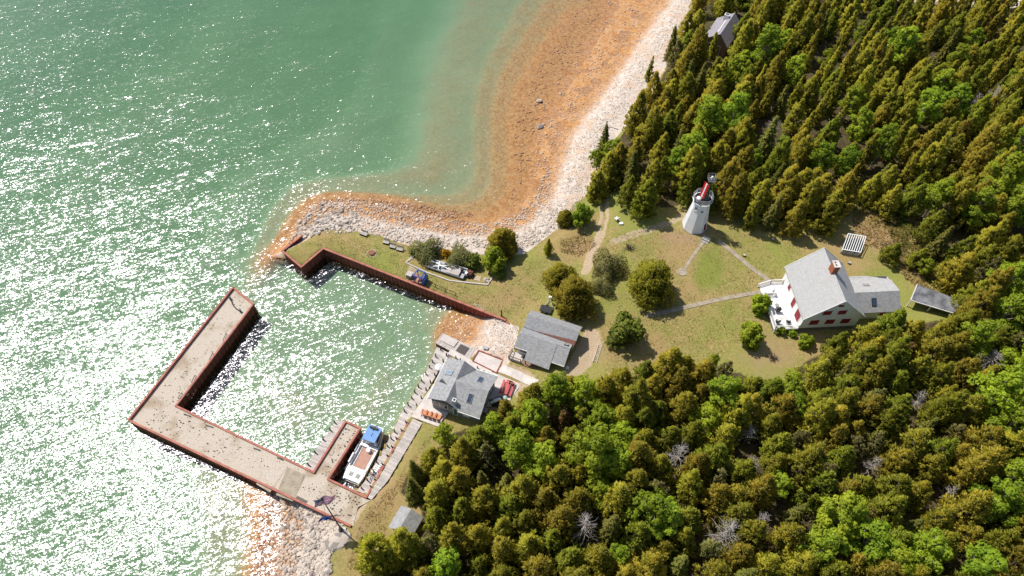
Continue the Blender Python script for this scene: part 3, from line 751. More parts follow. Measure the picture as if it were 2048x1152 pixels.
# boat ramp frame: two rusty rails round a pale slab
rq = [P(x, y, 1.75)[:2] for x, y in [(945,722),(957,701),(1006,720),(993,746)]]
ramp = thing("ramp_bed", "pale concrete bed with rusty rails between dock and walkway", "boat ramp", (*rq[0], 1.5))
MB().prism(rq, 0.3, 1.72).build("slab", M['paleconcrete'], ramp, True)
for k, (i, j) in enumerate(((0, 3), (1, 2), (0, 1), (2, 3))):
    MB().bar((*rq[i], 1.75), (*rq[j], 1.75 + .004*k), 0.2, 0.2).build("rail", M['rust'], ramp, True)
lw = [P(x, y, 1.8)[:2] for x, y in [(895,707),(902,698),(985,742),(980,751)]]
mb = MB().prism(lw, 0.4, 1.78)
tag(mb.build("concrete_ledge", M['paleconcrete']), kind="structure")
for k, (x, y) in enumerate([(955,737),(968,745),(978,750),(912,716),(921,721)]):
    q = P(x, y, 1.8)
    o = MB().tube(q - [0, 0, .05], q + [0, 0, .7], 0.10, 0.08).build("iron_post", M['black'])
    tag(o, "short black iron post on the concrete ledge, " + ("third from the harbour", "fourth from the harbour", "nearest the walkway", "nearest the harbour", "second from the harbour")[k], "post", "iron posts on the ledge behind the boathouse")
# patio slab of the boathouse
pt = [P(x, y, 1.95)[:2] for x, y in [(905,716),(850,792),(822,833),(876,853),(905,815),(1012,812),(1042,768),(995,748)]]
tag(MB().prism(pt, 0.6, 1.93).build("patio", M['paleconcrete']), kind="structure")

# ------------------------------------------------------------------ buildings
def window(parent, mat, p, right, up, w, h, frame=None, depth=0.05, name="window", pane=True, fw=0.09):
    """p: centre on the wall face, right: unit vector along the wall; the frame stands proud, the pane lies in it"""
    p, r, u = Vector(p), Vector(right), Vector(up)
    n = r.cross(u)
    def quadbox(mb, cx, cy, ww, hh, d0, d1):
        c_ = p + r * cx + u * cy
        q = [c_ - r*ww/2 - u*hh/2, c_ + r*ww/2 - u*hh/2, c_ + r*ww/2 + u*hh/2, c_ - r*ww/2 + u*hh/2]
        mb.hexa([x + n*d0 for x in q], [x + n*d1 for x in q])
    fm = MB()
    quadbox(fm, 0, h/2 + fw/2, w + 2*fw, fw, -0.02, depth); quadbox(fm, 0, -h/2 - fw/2, w + 2*fw, fw, -0.02, depth)
    quadbox(fm, -w/2 - fw/2, 0, fw, h, -0.02, depth); quadbox(fm, w/2 + fw/2, 0, fw, h, -0.02, depth)
    f = fm.build(name, frame or M['trim'], parent)
    pm = MB(); quadbox(pm, 0, 0, w, h, -0.02, depth * 0.5)
    pm.build("pane" if pane else "shutter", mat, f)
    return f
def skylight(parent, p, right, upslope, w, h, mat, fr=None):
    p, r, u = Vector(p), Vector(right).normalized(), Vector(upslope).normalized()
    n = r.cross(u)
    if n.z < 0: r = -r; n = -n
    def q(ww, hh, a, b):
        c_ = [p - r*ww/2 - u*hh/2, p + r*ww/2 - u*hh/2, p + r*ww/2 + u*hh/2, p - r*ww/2 + u*hh/2]
        return [x + n*a for x in c_], [x + n*b for x in c_]
    f = MB().hexa(*q(w, h, -0.03, 0.12)).build("skylight", fr or M['grey'], parent)
    MB().hexa(*q(w - 0.14, h - 0.14, 0.12, 0.14)).build("pane", mat, f)

# ---- white house
HB = 3.2
house = thing("white_house", "white clapboard house with grey gable roof, red shutters and brick chimney", "house", (46.55, 61.55, HB), rad(3.2))
W_, D_, EV, RG, FL = 9.25, 9.75, 4.45, 8.85, 1.0       # width, depth, wall top, ridge, floor above the ground
MB().box(0.05, W_-0.05, 0.05, D_-0.05, -0.8, FL).build("foundation", M['stonebase'], house)
mb = MB(); gx_ = [(0, 0), (W_, 0), (W_, EV - FL), (W_/2, RG - FL - 0.2), (0, EV - FL)]
mb.add([(x, 0, z + FL) for x, z in gx_] + [(x, D_, z + FL) for x, z in gx_], [(0,1,2,3,4), (9,8,7,6,5), (0,4,9,5), (1,6,7,2), (0,5,6,1)])
mb.build("wall", M['clap'], house)
ov, sl = 0.38, (RG - EV) / (W_ / 2)
ew = EV - ov * sl
rf = MB().slab([(-ov, -ov, ew), (-ov, D_+ov, ew), (W_/2, D_+ov, RG), (W_/2, -ov, RG)], 0.16)
rf.slab([(W_+ov, D_+ov, ew), (W_+ov, -ov, ew), (W_/2, -ov, RG), (W_/2, D_+ov, RG)], 0.16)
roof = rf.build("roof", M['rooflight'], house)
for y in (-ov - 0.03, D_ + ov + 0.03):
    MB().bar((-ov, y, ew - 0.06), (W_/2, y, RG - 0.06), 0.06, 0.24).build("barge_board", M['trim'], roof)
    MB().bar((W_+ov, y, ew - 0.06), (W_/2, y, RG - 0.06), 0.06, 0.24).build("barge_board", M['trim'], roof)
cb = MB()
for k in range(15):                                     # brick courses, each a little proud or set back
    o = 0.0 if k % 2 else 0.012
    cb.box(W_/2 - 0.45 - o, W_/2 + 0.45 + o, 5.05 - o, 6.3 + o, RG - 0.7 + k*0.14, RG - 0.7 + k*0.14 + 0.125)
chim = cb.build("chimney", M['brick'], house)
MB().box(W_/2 - 0.42, W_/2 + 0.42, 5.08, 6.27, RG - 0.7, RG + 1.38).build("mortar", M['mortar'], chim)
MB().box(W_/2 - 0.52, W_/2 + 0.52, 4.98, 6.37, RG + 1.4, RG + 1.52).build("capstone", M['paleconcrete'], chim)
fl_ = MB().box(W_/2 - 0.25, W_/2 - 0.02, 5.25, 5.6, RG + 1.521, RG + 1.53).box(W_/2 - 0.25, W_/2 - 0.02, 5.8, 6.1, RG + 1.521, RG + 1.53); fl_.build("flue", M['black'], chim)
S_ = ((1, 0, 0), (0, 0, 1)); Wf = ((0, -1, 0), (0, 0, 1)); Nf = ((-1, 0, 0), (0, 0, 1)); Ef = ((0, 1, 0), (0, 0, 1))
for x in (2.0, 4.55, 7.1): window(house, M['red'], (x, 0, 2.55), *S_, 1.5, 1.35, pane=False)
for x in (3.2, 5.6): window(house, M['red'], (x, 0, 5.15), *S_, 1.4, 1.15, pane=False)
window(house, M['red'], (4.75, 0, 7.0), *S_, 0.9, 0.6, pane=False)
window(house, M['red'], (0, 1.75, 2.1), *Wf, 1.55, 2.1, pane=False)
window(house, M['red'], (0, 4.2, 2.15), *Wf, 1.0, 2.1, name="door", pane=False)
window(house, M['red'], (0, 7.0, 2.6), *Wf, 0.8, 1.2, pane=False)
for y in (2.2, 7.6): window(house, M['red'], (W_, y, 2.5), *Ef, 1.1, 1.3, pane=False)
for x in (2.0, 6.8): window(house, M['red'], (x, D_, 2.5), *Nf, 1.1, 1.3, pane=False)
# deck of white painted boards, railings, steps
deckm = NT("peeling_white_deck"); v_ = deckm.pos(); n1_, n2_ = deckm.noise(0.9, 4, v_), deckm.noise(5, 4, v_)
M['porch'] = deckm.finish(deckm.mix(deckm.ss(deckm.math('ADD', deckm.math('MULTIPLY', n1_.outputs[0], .6), deckm.math('MULTIPLY', n2_.outputs[0], .4)), 0.5, 0.62, 0, 0.7), (0.80, 0.78, 0.76), (0.55, 0.33, 0.27)), 0.8)
dk = MB()
px0, px1, py0, py1 = -4.05, -0.02, -0.15, 6.6
for k in range(26):
    y0 = py0 + (py1 - py0) * k / 26
    MB().box(px0, px1, y0 + 0.012, y0 + (py1 - py0) / 26 - 0.012, FL - 0.10, FL + 0.02 + (k % 3) * 0.004).build("deck_board", M['porch'], house)
MB().box(px0 + 0.1, px1, py0 + 0.1, py1 - 0.1, -0.6, FL - 0.105).build("deck_base", M['stonebase'], house)
MB().box(-2.2, px1, py1 + 0.002, 9.2, FL - 0.10, FL + 0.02).build("landing", M['porch'], house)
def railing(parent, pts, h=0.95, post=True, step=0.16, mat=None):
    mat = mat or M['trim']
    for a, b in zip(pts[:-1], pts[1:]):
        a, b = Vector(a), Vector(b); L = (b - a).length; m = MB()
        m.bar(a + Vector((0, 0, h)), b + Vector((0, 0, h)), 0.10, 0.08).bar(a + Vector((0, 0, 0.12)), b + Vector((0, 0, 0.12)), 0.06, 0.06)
        k = int(L / step)
        for i in range(1, k): q = a + (b - a) * i / k; m.bar(q + Vector((0, 0, .13)), q + Vector((0, 0, h - .03)), 0.045)
        for q in (a, b): m.bar(q, q + Vector((0, 0, h + 0.08)), 0.12)
        m.build("railing", mat, parent)
z0 = FL + 0.02
railing(house, [(px0+.1, py0+.1, z0), (px0+.1, py1-.1, z0), (-2.2, py1-.1, z0)])
railing(house, [(px0+.1, py0+.1, z0), (-0.15, py0+.1, z0)])
stp = MB()
for k in range(6): stp.box(-2.2 - 0.32*(k+1), -2.2 - 0.32*k, 7.3, 9.1, -0.4, FL - 0.16*(k+1) + 0.02)
stp.build("steps", M['porch'], house)
railing(house, [(-4.1, 7.25, 0.05), (-2.2, 7.25, z0), (-2.2, 6.7, z0)])
railing(house, [(-4.1, 9.15, 0.05), (-2.2, 9.15, z0), (-0.1, 9.15, z0)])
MB().bar((-2.25, 6.75, 0), (-2.25, 6.75, FL), 0.14).bar((px0+.12, py0+.12, -.4), (px0+.12, py0+.12, FL-.1), 0.14).build("deck_post", M['trim'], house)
# east wing: lower ridge running east
wz, wr = 2.6, 4.35
wing = MB(); x0, x1, y0, y1, yr = W_ + 0.01, W_ + 7.3, 1.75, 7.9, 4.15
wing.add([(x1, y0, -.6), (x1, y1, -.6), (x1, y1, wz + .75), (x1, yr, wr-.15), (x1, y0, wz), (x0, y0, -.6), (x0, y1, -.6), (x0, y1, wz + .75), (x0, yr, wr-.15), (x0, y0, wz)],
         [(0,1,2,3,4), (9,8,7,6,5), (0,4,9,5), (1,6,7,2)])
wing.build("wing_wall", M['clap'], house)
wy0, wy1 = y0 - 0.35, y1 + 0.35
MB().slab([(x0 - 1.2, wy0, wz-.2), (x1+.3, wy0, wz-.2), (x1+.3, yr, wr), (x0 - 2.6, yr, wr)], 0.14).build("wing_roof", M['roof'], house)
MB().slab([(x1+.3, wy1 - 1.2, wz + .93), (x0 + 3.9, wy1, wz+.6), (x0 - 0.2, wy1, wz+.6), (x0 - 2.6, yr + 0.01, wr), (x1+.3, yr + 0.01, wr)], 0.14).build("wing_roof", M['rooflight'], house)  # north slope paler than the south one: its sunlight is put into the colour
skylight(house, (x0 + 3.2, 2.8, wz - .2 + (wr-wz+.2) * 0.51), (1, 0, 0), (0, yr - wy0, wr - wz + .2), 0.75, 1.35, M['skylight'], M['black'])
skylight(house, (x0 + 2.8, 5.9, wr - (wr-wz-.6) * 0.43), (1, 0, 0), (0, wy1 - yr, -(wr - wz - .6)), 1.0, 0.55, M['grey'], M['grey'])
window(house, M['red'], (W_ + 1.6, y0, 1.5), *S_, 0.9, 1.1, pane=False)
window(house, M['red'], (W_ + 5.0, y0, 1.5), *S_, 0.9, 1.1, pane=False)
MB().box(x1 + .01, x1 + 1.0, 2.6, 3.9, -.5, 0.45).box(x1 + 1.0, x1 + 1.4, 2.6, 3.9, -.5, 0.2).build("back_steps", M['trim'], house)
window(house, M['trim'], (x1, 3.2, 1.45), *Ef, 0.9, 1.95, name="door", pane=False)

# ---- boathouse with crossing gables
BB = 1.93
bh = thing("boathouse", "grey boathouse with crossing gable roofs and skylights on the harbour patio", "boathouse", (-8.5, 50.8, BB), rad(-19.9))
Zr, Ze, Zw = 6.45 - BB, 4.75 - BB, 5.45 - BB
mb = MB().box(-2.65, 1.6, -3.4, 3.2, -1, Zw - 0.35)
mb.add([(-2.65, -3.4, Zw-.36), (0, -3.4, Zr-.22), (1.6, -3.4, Ze+.25), (-2.65, 3.2, Zw-.36), (0, 3.2, Zr-.22), (1.6, 3.2, Ze+.25), (1.6, -3.4, Ze-.6), (-2.65, -3.4, Ze-.6), (1.6, 3.2, Ze-.6), (-2.65, 3.2, Ze-.6)], [(0, 7, 6, 2, 1), (4, 5, 8, 9, 3)])
mb.box(1.61, 5.0, -3.35, 3.2, -1, Ze + 0.05)
mb.add([(5.0, -3.35, Ze), (5.0, 3.2, Ze), (5.0, -0.1, Zr - .25)], [(0, 1, 2)])
mb.build("wall", clapboard("dark_boathouse_wall", (0.22, 0.25, 0.25), (0.13, 0.15, 0.155)), bh)
rf = MB().slab([(-3.05, -3.75, Zw-.02), (0, -3.7, Zr), (0, 3.55, Zr), (-3.05, 3.65, Zw-.02)], 0.14)
rf.slab([(0.001, -3.7, Zr), (1.85, -3.85, Ze), (0.001, -0.1, Zr)], 0.14).slab([(0.001, 3.55, Zr), (1.95, 3.6, Ze), (0.001, -0.1, Zr)], 0.14)
rf.build("roof", M['roof'], bh)
MB().slab([(0, -0.1, Zr+.01), (5.35, -0.1, Zr+.01), (5.35, -3.9, Ze), (1.85, -3.87, Ze)], 0.14).build("roof", M['roof'], bh)
MB().slab([(0, -0.1, Zr+.01), (5.35, -0.1, Zr+.01), (5.45, 3.6, Ze), (1.95, 3.62, Ze)], 0.14).build("roof", M['roof'], bh)
tr = MB().bar((-3.08, -3.75, Zw-.1), (-3.08, 3.65, Zw-.1), 0.08, 0.16).bar((1.85, -3.95, Ze-.08), (5.4, -3.97, Ze-.08), 0.08, 0.16).bar((1.95, 3.68, Ze-.08), (5.45, 3.68, Ze-.08), 0.08, 0.16)
tr.build("gutter", M['trim'], bh)
skylight(bh, (-1.55, 1.05, Zw + .53), (0, 1, 0), (3, 0, 1.0), 0.8, 1.2, plain("pale_skylight", (0.22, 0.30, 0.36), (0.15, 0.2, 0.25), 3, .15, spec=.6), M['steel'])
sn = (Zr - Ze)
skylight(bh, (3.3, 1.7, Zr - sn * 1.8 / 3.7), (1, 0, 0), (0, -3.7, sn), 0.75, 1.25, M['skylight'], M['steel'])
skylight(bh, (3.0, -1.75, Zr - sn * 1.65 / 3.8), (1, 0, 0), (0, 3.8, sn), 0.75, 1.45, M['skylight'], M['grey'])
MB().slab([(-2.5, -0.7, Zw + .21), (-2.3, -0.1, Zw + .29), (-0.95, -1.0, Zr - .28)], 0.03).build("dark_roof_triangle", M['black'], bh)  # thin black triangle lying on the west slope
ck = MB().box(0.75, 1.3, -3.3, -2.75, Ze, Zr - .15).build("chimney", M['white'], bh)
MB().box(0.85, 1.2, -3.2, -2.85, Zr - .149, Zr - .12).build("flue", M['black'], ck)
for x in (-1.9, -0.6): window(bh, M['glass'], (x, -3.4, 1.85), *S_, 1.0, 1.25)
window(bh, M['darkgreen'], (1.15, -3.4, 1.1), *S_, 0.6, 2.0, name="door", pane=False)
window(bh, M['trim'], (2.9, -3.35, 1.3), *S_, 0.9, 1.1)
for y in (-2, 0.2, 2.2): window(bh, M['glass'], (-2.65, y, 1.7), *Wf, 1.0, 1.1)
window(bh, M['glass'], (5.0, 1.2, 1.3), *Ef, 0.9, 1.1)
MB().box(5.03, 5.6, -1.9, -1.1, 0.2, 1.0).build("heat_pump", M['steel'], bh)

# ---- grey cottage above the ramp
CB = 2.1
ct = thing("grey_cottage", "grey double gabled cottage with a leaf filled valley beside the boat ramp", "cottage", (2.0, 61.0, CB), rad(-21.9))
z = lambda q: q - CB
cwall = clapboard("pale_cottage_wall", (0.60, 0.62, 0.62), (0.46, 0.48, 0.48))
mb = MB().box(0.05, 8.2, 0.45, 3.65, -1, z(4.75))
mb.add([(8.2, .45, z(4.7)), (8.2, 3.65, z(4.7)), (8.2, 2.05, z(5.85)), (.05, .45, z(4.7)), (.05, 3.65, z(4.7)), (.05, 2.05, z(5.85))], [(0,1,2), (5,4,3)])
mb.box(0.05, 7.8, -3.15, 0.44, -1, z(4.35))
mb.add([(7.8, -3.15, z(4.3)), (7.8, .44, z(4.3)), (7.8, -1.25, z(5.3)), (.05, -3.15, z(4.3)), (.05, .44, z(4.3)), (.05, -1.25, z(5.3))], [(0,1,2), (5,4,3)])
mb.build("wall", cwall, ct)
rf = MB().slab([(-.25, 3.85, z(4.8)), (8.55, 3.85, z(4.8)), (8.55, 2.05, z(6.0)), (-.25, 2.05, z(6.0))], 0.13).slab([(-.25, 2.049, z(6.0)), (8.55, 2.049, z(6.0)), (8.55, .3, z(4.85)), (-.25, .3, z(4.85))], 0.13)
rf.build("roof", M['roof'], ct)
rf = MB().slab([(-.35, .28, z(4.72)), (8.15, .28, z(4.72)), (8.15, -1.25, z(5.5)), (-.35, -1.25, z(5.5))], 0.13)
rf.slab([(-.35, -1.251, z(5.5)), (-.35, -3.4, z(4.3)), (1.8, -3.4, z(4.3)), (1.8, -4.75, z(3.55)), (6.0, -4.85, z(3.5)), (6.0, -1.251, z(5.5))], 0.13)
rf.slab([(6.02, -1.253, z(5.42)), (6.02, -3.7, z(4.06)), (8.15, -3.7, z(4.06)), (8.15, -1.253, z(5.42))], 0.13)
rf.build("roof", M['roof'], ct)
MB().slab([(1.9, .28, z(4.86)), (8.5, .75, z(5.20)), (8.5, .05, z(4.86))], 0.06).build("valley_gutter", plain("rusty_leaves", (0.20, 0.09, 0.06), (0.13, 0.06, 0.045), 3, .95), ct)
skylight(ct, (7.35, -.55, z(5.16)), (1, 0, 0), (0, -1.5, .78), 0.7, 0.45, M['grey'], M['black'])
MB().bar((-.35, -3.43, z(4.22)), (1.8, -3.43, z(4.22)), 0.07, 0.14).bar((6.02, -3.74, z(3.98)), (8.15, -3.74, z(3.98)), 0.07, 0.16).build("gutter", M['trim'], ct)
window(ct, M['glass'], (1.0, -3.15, z(3.55)), *S_, 0.9, 0.7, frame=M['red'])
window(ct, M['glass'], (7.0, -3.15, z(3.4)), *S_, 0.8, 0.8)
window(ct, M['glass'], (7.8, -1.4, z(3.5)), *Ef, 0.9, 0.9)
window(ct, M['darkgreen'], (3.6, -3.15, 1.0), *S_, 0.9, 1.9, name="door", pane=False)
pm = MB()
for x in (2.0, 3.9, 5.8): pm.bar((x, -4.6, -.8), (x, -4.6, z(3.5)), 0.13)
pm.bar((2.0, -4.6, z(3.35)), (5.8, -4.6, z(3.35)), 0.12, 0.16).build("porch_frame", M['brownwood'], ct)
MB().box(1.3, 6.2, -4.9, -3.17, -.8, 0.12).build("porch_floor", M['brownwood'], ct)
MB().box(-.9, 1.25, -4.7, -3.17, -.8, 0.2).build("side_deck", M['plank'], ct)
railing(ct, [(-.85, -3.2, .2), (-.85, -4.65, .2), (1.2, -4.65, .2)], 0.85, step=.4, mat=M['brownwood'])
for k, (a, b) in enumerate([(-.75, 0.8), (-.75, 2.4), (-.75, -.9), (-.75, -2.4)]):
    MB().tube((a, b, -1), (a, b, 0.75), 0.1, 0.09).build("post", M['brownwood'], ct)
MB().bar((-.75, 2.4, .5), (-.75, -3.0, .5), 0.07, 0.12).build("rail", M['brownwood'], ct)
MB().box(8.3, 8.8, -3.2, -2.7, -.4, 0.6).build("gas_bottle_box", M['hull'], ct)

# ---- little sheds and cabin
def gable(name, label, cat, loc, rz, w, d, ev, rg, wallm, roofm, ov=0.3, split=0.5, open_front=False):
    t = thing(name, label, cat, loc, rz)
    xr = w * split
    m = MB(); g5 = [(0, -1), (w, -1), (w, ev), (xr, rg - .12), (0, ev)]
    fs = [(0,1,2,3,4), (9,8,7,6,5), (0,4,9,5), (1,6,7,2)]
    if open_front: fs = [fs[0], fs[1], fs[2]]
    m.add([(x, 0, q) for x, q in g5] + [(x, d, q) for x, q in g5], fs).build("wall", wallm, t)
    s1, s2 = (rg - ev) / xr, (rg - ev) / max(w - xr, .01)
    r = MB().slab([(-ov, -ov, ev - ov*s1 + .05), (xr, -ov, rg), (xr, d+ov, rg), (-ov, d+ov, ev - ov*s1 + .05)], 0.1)
    r.slab([(w+ov, -ov, ev - ov*s2 + .05), (xr + .001, -ov, rg), (xr + .001, d+ov, rg), (w+ov, d+ov, ev - ov*s2 + .05)], 0.1)
    r.build("roof", roofm, t)
    return t
a, b = P(777, 1053, 4.3), P(803, 1010, 4.3)                    # west eave of the shore shed
ang = math.atan2(b[1]-a[1], b[0]-a[0]) - math.pi/2
bq = terr(a[0], a[1])
shed = gable("shore_shed", "small grey shingled shed half hidden by cedars near the flagpole", "shed", (a[0]+.3, a[1]+.2, float(bq)), ang, 3.0, 2.7, 2.1, 3.0, plain("shed_wall", (0.25, 0.2, 0.15), (0.16, 0.12, 0.09), 3, .9), M['roof'], 0.3)
MB().box(0.9, 1.8, -0.05, 0.02, 0, 1.8).build("door", M['brownwood'], shed)
a, b = P(1408, 74, 6.6), P(1437, 33, 6.6)
ang = math.atan2(b[1]-a[1], b[0]-a[0]) - math.pi/2
bq = float(terr(a[0], a[1]))
cabin = gable("forest_cabin", "violet grey roofed cabin among trees above the stony shore", "cabin", (a[0]+.3, a[1]+.2, bq), ang, 5.2, 8.6, 3.0, 5.3, M['brownwood'], M['roofold'], 0.4, 0.62)
ck = MB().box(1.5, 2.6, 6.6, 7.5, 3.2, 5.6).build("chimney", M['white'], cabin)
MB().box(1.65, 2.45, 6.75, 7.35, 5.601, 5.63).build("flue", M['black'], ck)
MB().slab([(2.2, 1.0, 4.72), (2.35, 1.0, 4.78), (2.35, 6.2, 4.78), (2.2, 6.2, 4.72)], 0.02).build("roof_patch", M['trim'], cabin)
window(cabin, M['glass'], (1.5, 0, 1.6), *S_, 0.9, 1.0); window(cabin, M['brownwood'], (3.4, 0, 1.1), *S_, 0.9, 1.9, name="door", pane=False)
# long open wood store east of the house
a, b = P(1833, 568, 5.4), P(1928, 602, 5.0)
a2, b2 = P(1820, 604, 4.9), P(1926, 618, 4.6)
ws = thing("wood_store", "long low dark roofed wood store open at front, behind white house", "wood store", (*P(1822, 620, 3.2)[:2], 3.2))
def wsl(p): return (p[0], p[1], p[2])
MB().slab([P(1822,600,5.6), P(1908,626,5.6), P(1931,604,5.9), P(1835,569,5.9)], 0.1).build("roof", M['metalroof'], ws, True)
q = [P(1822,600,5.6), P(1908,626,5.6), P(1931,604,5.9), P(1835,569,5.9)]
MB().bar(q[0] + [0, -.05, -.08], q[1] + [0, -.05, -.08], 0.08, 0.18).bar(q[0] + [-.05, 0, -.08], q[3] + [-.05, 0, -.08], 0.08, 0.18).build("fascia", M['trim'], ws, True)
m = MB()
for s in (0.03, 0.5, 0.97):
    f_ = q[0] + (q[1] - q[0]) * s; g_ = q[3] + (q[2] - q[3]) * s
    m.bar((f_[0], f_[1] + .2, 3.0), (f_[0], f_[1] + .2, 5.5), 0.14).bar((g_[0], g_[1] - .3, 3.0), (g_[0], g_[1] - .3, 5.8), 0.14)
m.build("frame", M['trim'], ws, True)
MB().prism([q[3][:2] + [0.2, -.35], q[2][:2] + [-.2, -.35], q[2][:2] + [-.2, -.5], q[3][:2] + [.2, -.5]], 3.0, 5.7).build("back_wall", M['brownwood'], ws, True)
m = MB()
for k in range(40):
    s = random.uniform(.08, .92); f_ = (q[0] + (q[1]-q[0])*s) * .45 + (q[3] + (q[2]-q[3])*s) * .55
    zz = 3.25 + random.random() * 1.0
    m.tube((f_[0]-.25, f_[1]+random.uniform(-.3,.3), zz), (f_[0]+.25, f_[1]+random.uniform(-.3,.3), zz), 0.12, 0.12, 7)
tag(m.build("firewood", M['brownwood'], ws, True), kind="stuff")
# slatted white cold frame
gq = [P(x, y, 3.35) for x, y in [(1680,507),(1689,480),(1724,486),(1716,513)]]
gr = thing("slatted_greenhouse", "small white slatted greenhouse frame beside the brush pile", "greenhouse", (*gq[0][:2], 3.3))
cen = sum(gq) / 4
MB().prism([p[:2] for p in gq], 3.1, 4.0).build("base", M['grey'], gr, True)
ins = [cen + (p - cen) * 0.9 for p in gq]
MB().prism([p[:2] for p in ins], 4.0, 4.35).build("bed", M['black'], gr, True)
zt = lambda p, h: np.array([p[0], p[1], h])
lo0, lo1, hi0, hi1 = zt(gq[0], 4.5), zt(gq[3], 4.5), zt(gq[1], 5.1), zt(gq[2], 5.1)
for k in range(9):
    s = k / 8; MB().bar(lo0 + (lo1 - lo0) * s, hi0 + (hi1 - hi0) * s, 0.11, 0.08).build("slat", M['trim'], gr, True)
MB().bar(lo0, lo1, .13, .13).bar(hi0, hi1, .13, .13).bar(zt(gq[0], 4), lo0, .12).bar(zt(gq[3], 4), lo1, .12).bar(zt(gq[1], 4), hi0, .12).bar(zt(gq[2], 4), hi1, .12).build("frame", M['trim'], gr, True)

# ---- lighthouse
LB = float(terr(33.3, 84.4))
lh = thing("lighthouse", "white eight sided lighthouse tower with railed gallery and red daymark", "lighthouse", (33.3, 84.4, LB))
def octa(r, zz, a0=22.5): return [(r*math.cos(rad(a0 + 45*i)), r*math.sin(rad(a0 + 45*i)), zz) for i in range(8)]
def rings(mb, *rs):
    vs = sum(rs, []); fs = []
    for k in range(len(rs) - 1):
        fs += [(8*k+i, 8*k+(i+1)%8, 8*k+8+(i+1)%8, 8*k+8+i) for i in range(8)]
    fs += [tuple(range(8))[::-1], tuple(range(8*(len(rs)-1), 8*len(rs)))]
    return mb.add(vs, fs)
TZ = 10.2 - LB
rings(MB(), octa(2.45, -.8), octa(2.42, .15)).build("plinth", M['concrete'], lh)
rings(MB(), octa(2.25, .15), octa(1.42, TZ - .35), octa(1.42, TZ - .3)).build("tower", M['tower'], lh)
rings(MB(), octa(1.4, TZ - .4), octa(1.78, TZ - .12), octa(1.82, TZ)).build("gallery", M['tower'], lh)
rings(MB(), octa(1.66, TZ + .002), octa(1.66, TZ + .03)).build("gallery_floor", M['black'], lh)
o1 = octa(1.74, TZ)
for i in range(8):
    a, b = Vector(o1[i]), Vector(o1[(i+1) % 8]); m = MB()
    for h in (0.4, 0.72, 1.05): m.bar(a + Vector((0,0,h)), b + Vector((0,0,h)), 0.07, 0.07)
    m.bar(a, a + Vector((0,0,1.1)), 0.09).build("railing", M['steel'], lh)
# door on the south-east side, small square window high up
def face_frame(ang, h):
    r0 = 2.25*math.cos(rad(22.5)) + (1.42 - 2.25)*math.cos(rad(22.5)) * (h - .15) / (TZ - .5)
    return (r0*math.cos(rad(ang)), r0*math.sin(rad(ang)), h), (-math.sin(rad(ang)), math.cos(rad(ang)), 0)
for ang, h, w, hh, nm, mt in ((-45, 1.15, .8, 1.7, "door", 'red'), (-90, TZ - 1.6, .45, .35, "window", 'glass'), (-135, TZ - 1.3, .5, .7, "window", 'grey')):
    p, r = face_frame(ang, h)
    n = Vector((math.cos(rad(ang)), math.sin(rad(ang)), 0)); up = Vector((0, 0, 1)) - n * 0.115
    window(lh, M[mt], Vector(p) + n*.02, r, up.normalized(), w, hh, depth=.1, name=nm, pane=(mt == 'glass'), frame=M['tower'])
# daymark, mast with lamp cage, equipment
dp = [np.array(q) for q in ((-.62, .45), (-.18, -.65), (-.10, -.62), (-.54, .48))]
lift = lambda qs, h, sx=0.0: [(q[0] + sx, q[1], h) for q in qs]
d_ = MB().hexa(lift(dp, TZ + .75), lift(dp, TZ + 3.9, .25)).build("daymark", M['brightred'], lh)
sq_ = [dp[0] + (dp[1] - dp[0]) * t_ + np.array([-.012, -.005]) for t_ in (.38, .62)]; sq_ = [sq_[0], sq_[1], sq_[1] + [.09, .035], sq_[0] + [.09, .035]]
MB().hexa(lift(sq_, TZ + .75), lift(sq_, TZ + 3.905, .25)).build("white_stripe", M['trim'], d_)
ms = MB()
for x, y in ((.25, -.1), (.75, -.1), (.75, .4), (.25, .4)): ms.tube((x, y, TZ), (x, y, TZ + 4.6), .05, .05, 6)
for k in range(8):
    h = TZ + k*.57; ms.bar((.25, -.1, h), (.75, .4, h + .57), .05).bar((.75, -.1, h), (.25, .4, h+.57), .05).bar((.25, -.1, h), (.75, -.1, h), .05).bar((.25, .4, h), (.75, .4, h), .05).bar((.25,-.1,h),(.75,-.1,h+.57),.04)
ms.build("lattice_mast", M['black'], lh)
cg = MB(); zc = TZ + 4.6
cg.box(-.1, 1.1, -.45, .75, zc, zc + .06)
for h in (.5, .95):
    for (a, b) in (((-.1,-.45),(1.1,-.45)), ((1.1,-.45),(1.1,.75)), ((1.1,.75),(-.1,.75)), ((-.1,.75),(-.1,-.45))): cg.bar((*a, zc+h), (*b, zc+h), .06)
for a in ((-.1,-.45),(1.1,-.45),(1.1,.75),(-.1,.75)): cg.bar((*a, zc), (*a, zc+1), .06)
cg.build("lamp_cage", plain("dark_steel", (0.14, 0.14, 0.15), (0.09, 0.09, 0.095), 3, .6), lh)
MB().tube((.5, .15, zc+.06), (.5, .15, zc+.5), .16, .16, 10).tube((.5,.15,zc+.5), (.5,.15,zc+.8), .24, .14, 10).build("beacon", M['trim'], lh)
MB().box(.9, 1.25, -.9, -.4, TZ + .03, TZ + .9).box(-.2, .3, -1.3, -.9, TZ+.03, TZ+.55).build("battery_box", M['black'], lh)
MB().tube((-.85, -.35, TZ+.03), (-.85, -.35, TZ+.75), .42, .42, 14).tube((-.85,-.35,TZ+.75), (-.85,-.35,TZ+.95), .42, .15, 14).build("lantern_drum", M['trim'], lh)
